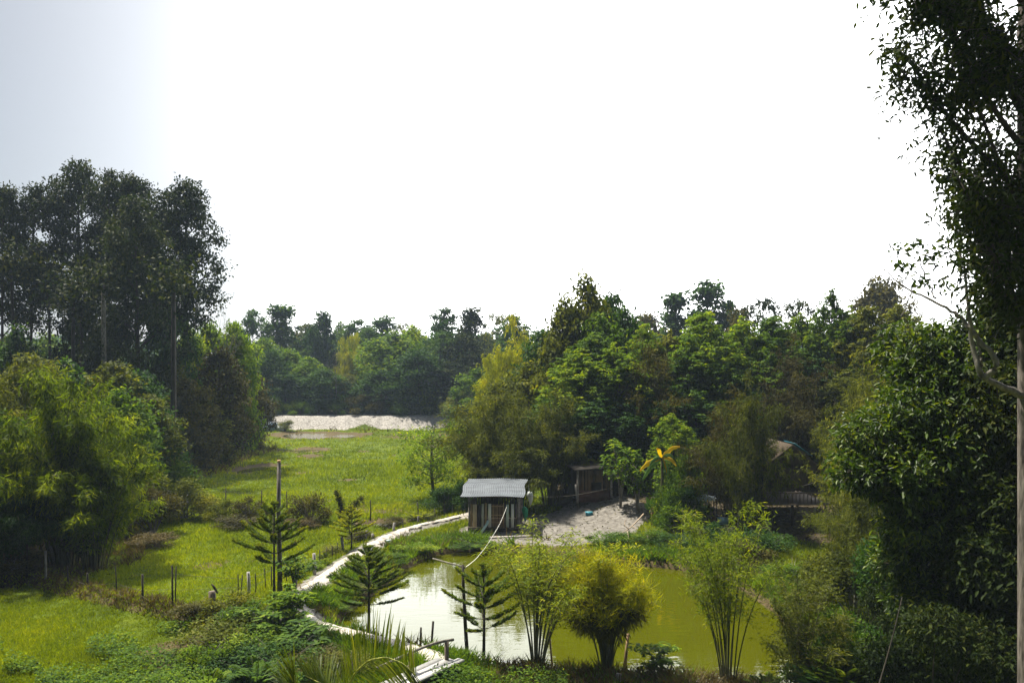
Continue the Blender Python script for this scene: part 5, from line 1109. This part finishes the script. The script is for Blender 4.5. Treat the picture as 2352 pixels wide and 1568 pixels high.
def table():
    Y = 35.2; b = W(1625, 1162, Y); b[2] = ground_z(b[0], Y); e = empty('covered_table', b, 'low table under a crumpled pale plastic sheet at the right edge of the sand', 'table'); h = W(0, 1142, Y)[2]-b[2]
    g = Geo(); rng = np.random.default_rng(2); nx_, ny_ = 18, 10; X, Y2 = np.meshgrid(np.linspace(-.48, .48, nx_), np.linspace(-.35, .35, ny_)); ed = np.maximum(np.abs(X)/.48, np.abs(Y2)/.35)
    Z = h+.06*rng.random(X.shape)+.1*np.exp(-((X+.1)**2+Y2**2)/.05)-.18*(ed > .97)*rng.random(X.shape); ii = (np.arange(ny_-1)[:, None]*nx_+np.arange(nx_-1)[None]).ravel(); g.add(np.stack([X, Y2, Z], -1).reshape(-1, 3), np.stack([ii, ii+1, ii+nx_+1, ii+nx_], -1)); g.obj('plastic_sheet', M['cloth'], e)
    boxobj('tabletop', (-.42, -.3, h-.06), (.42, .3, h-.02), M['wood'], e)
    for x_ in (-.36, .32):
        for y_ in (-.26, .22): boxobj('leg', (x_, y_, -.1), (x_+.04, y_+.04, h-.062), M['woodd'], e)
table()
def crate(u, v, Y, wx, wy, h, m, name, label, cat, lid=True):
    b = W(u, v, Y); b[2] = ground_z(b[0], Y); e = empty(name, b, label, cat, rz=random.uniform(-.4, .4)); g = Geo(); t = .02
    g.box((-wx, -wy, 0), (wx, wy, t)); g.box((-wx, -wy, t), (-wx+t, wy, h)); g.box((wx-t, -wy, t), (wx, wy, h)); g.box((-wx+t, -wy, t), (wx-t, -wy+t, h)); g.box((-wx+t, wy-t, t), (wx-t, wy, h)); g.obj('body', m, e)
    if lid: boxobj('rim', (-wx-.015, -wy-.015, h+.001), (wx+.015, wy+.015, h+.03), m, e, .9)
crate(1660, 1160, 34.6, .22, .16, .24, M['sky_blue'], 'plastic_box', 'light blue plastic box right of the covered table', 'box')
crate(1590, 1165, 35, .12, .1, .16, M['sky_blue'], 'plastic_box', 'small pale blue box half hidden left of the covered table', 'box')
crate(1353, 1258-30, 33.0, .17, .09, .09, M['woodd'], 'dark_brick', 'dark block lying alone on the sandy yard', 'block', False)
crate(1353, 1184, 37.6, .16, .12, .12, M['tarp'], 'blue_basin', 'blue plastic basin on the ground between shed and brown hut', 'basin')
# net bag and white sack hanging beside the shed
M['net'] = surfmat('net_green', (.01,.14,.07), (.03,.32,.17), 8, .7, .4)
M['sack'] = surfmat('sack_white', (.35,.4,.4), (.7,.75,.75), 7, .8, .3)
def hang(u, v0, v1, Y, r, m, name, label, cat):
    a = W(u, v0, Y); b = W(u+3, v1, Y); g = Geo(); g.tube(bez(a, (a+b)/2+[.08, 0, 0], b, 9), np.array([.4, .95, 1, .95, .85, .7, .5, .35, .12])*r, 9); g.tube([a, a+[0, 0, .35]], .008, 4); tag(g.obj(name, m, smooth=True), label, cat)
hang(1203, 1163, 1198, 34.9, .13, M['net'], 'net_bag', 'green net bag hanging at the right side of the shed', 'bag')
hang(1215, 1128, 1160, 36.6, .14, M['sack'], 'white_sack', 'white sack hanging right of the tin roof', 'sack')
# blue tank at the foot of the sandy bank
def tank():
    b = W(625, 982, 91.5); b[2] = ground_z(b[0], 91.5); e = empty('water_tank', b, 'pale blue plastic tank at the left foot of the sandy bank', 'tank'); g = Geo(); g.box((-1.1, -.5, 0), (.5, .5, .85), .3); g.box((-1.0, -.4, .85), (.4, .4, .95), .6); g.obj('body', surfmat('tank_blue', (.12,.2,.3), (.3,.4,.5), 2, .5, 0), e)
    g = Geo(); g.tube([[.6, 0, .3], [1.3, 0, .28]], .28, 10); g.obj('drum', M['sack'], e, True)
tank()
tubeobj('white_pipe', [W(975, 995, 86), W(971, 982, 86)], .05, M['sack'], 'thin white pipe standing in the far field puddle', 'pipe')
# dead branch on the bank
def deadbranch():
    b = W(1440, 1218, 32.6); b[2] = float(ground_z(b[0], 32.6))+.06; rng = np.random.default_rng(8); g = Geo()
    def P(u, v, y): q = W(u, v, y); q[2] = max(q[2], float(ground_z(q[0], y))+.04); return q
    for pts, r in (([(1478, 1180, 34.6), (1460, 1200, 33.6), (1445, 1215, 32.8), (1425, 1225, 32.3)], .06), ([(1445, 1215, 32.8), (1432, 1205, 32.9), (1438, 1190, 33.2)], .04), ([(1440, 1217, 32.8), (1445, 1235, 31.9), (1440, 1245, 31.6)], .035), ([(1425, 1225, 32.3), (1410, 1228, 32.2)], .04), ([(1452, 1208, 33.2), (1465, 1215, 32.7)], .03)):
        g.tube(smooth_line([list(P(*p)) for p in pts], 10), np.linspace(r*.6, r*.2, 10), 6)
    tag(g.obj('dead_branch', surfmat('driftwood', (.2,.15,.1), (.5,.4,.3), 8), smooth=True), 'pale forked dead branch lying on the grassy bank', 'branch')
deadbranch()
tubeobj('utility_wire', smooth_line([list(W(1165, 1138, 35)), list(W(1300, 1142, 36.5)), list(W(1405, 1120, 38.6))], 14), .007, M['barkp'], 'thin wire strung from the shed roof to the brown hut', 'wire', 4)
tubeobj('utility_wire', smooth_line([list(W(1640, 1165, 33)), list(W(1760, 1140, 33)), list(W(1880, 1105, 32.5))], 14), .01, M['wire'], 'thin wire running up to the stilt house', 'wire', 4)
# small litter at the bank
tubeobj('plastic_bottle', [W(888, 1245, 30.6)+[0, 0, .05], W(896, 1244, 30.6)+[0, 0, .05]], .05, M['pvc'], 'pale green plastic bottle lying beside the path bend', 'bottle', 8)
tubeobj('plastic_bag', [W(1195, 1531, 19.2)+[0, 0, .08], W(1206, 1530, 19.2)+[0, 0, .12], W(1215, 1528, 19.2)+[0, 0, .06]], [.03, .07, .02], M['sack'], 'crumpled pale plastic bag on the near bank under the airy bamboo', 'bag', 7)

# ---------------------------------------------------------------- air
hb = Geo(); hb.box((-345, -55, -4), (345, 490, 60)); hz = hb.obj('haze', None); hz.data.materials.clear()
hm = bpy.data.materials.new('haze_air'); hm.use_nodes = True; hn = hm.node_tree; hn.nodes.remove(hn.nodes['Principled BSDF'])
pv = hn.nodes.new('ShaderNodeVolumePrincipled'); pv.inputs['Color'].default_value = (.6, .76, 1, 1); pv.inputs['Density'].default_value = .00042; pv.inputs['Anisotropy'].default_value = 0
hn.links.new(pv.outputs[0], hn.nodes['Material Output'].inputs['Volume']); hz.data.materials.append(hm); tag(hz, kind='stuff')
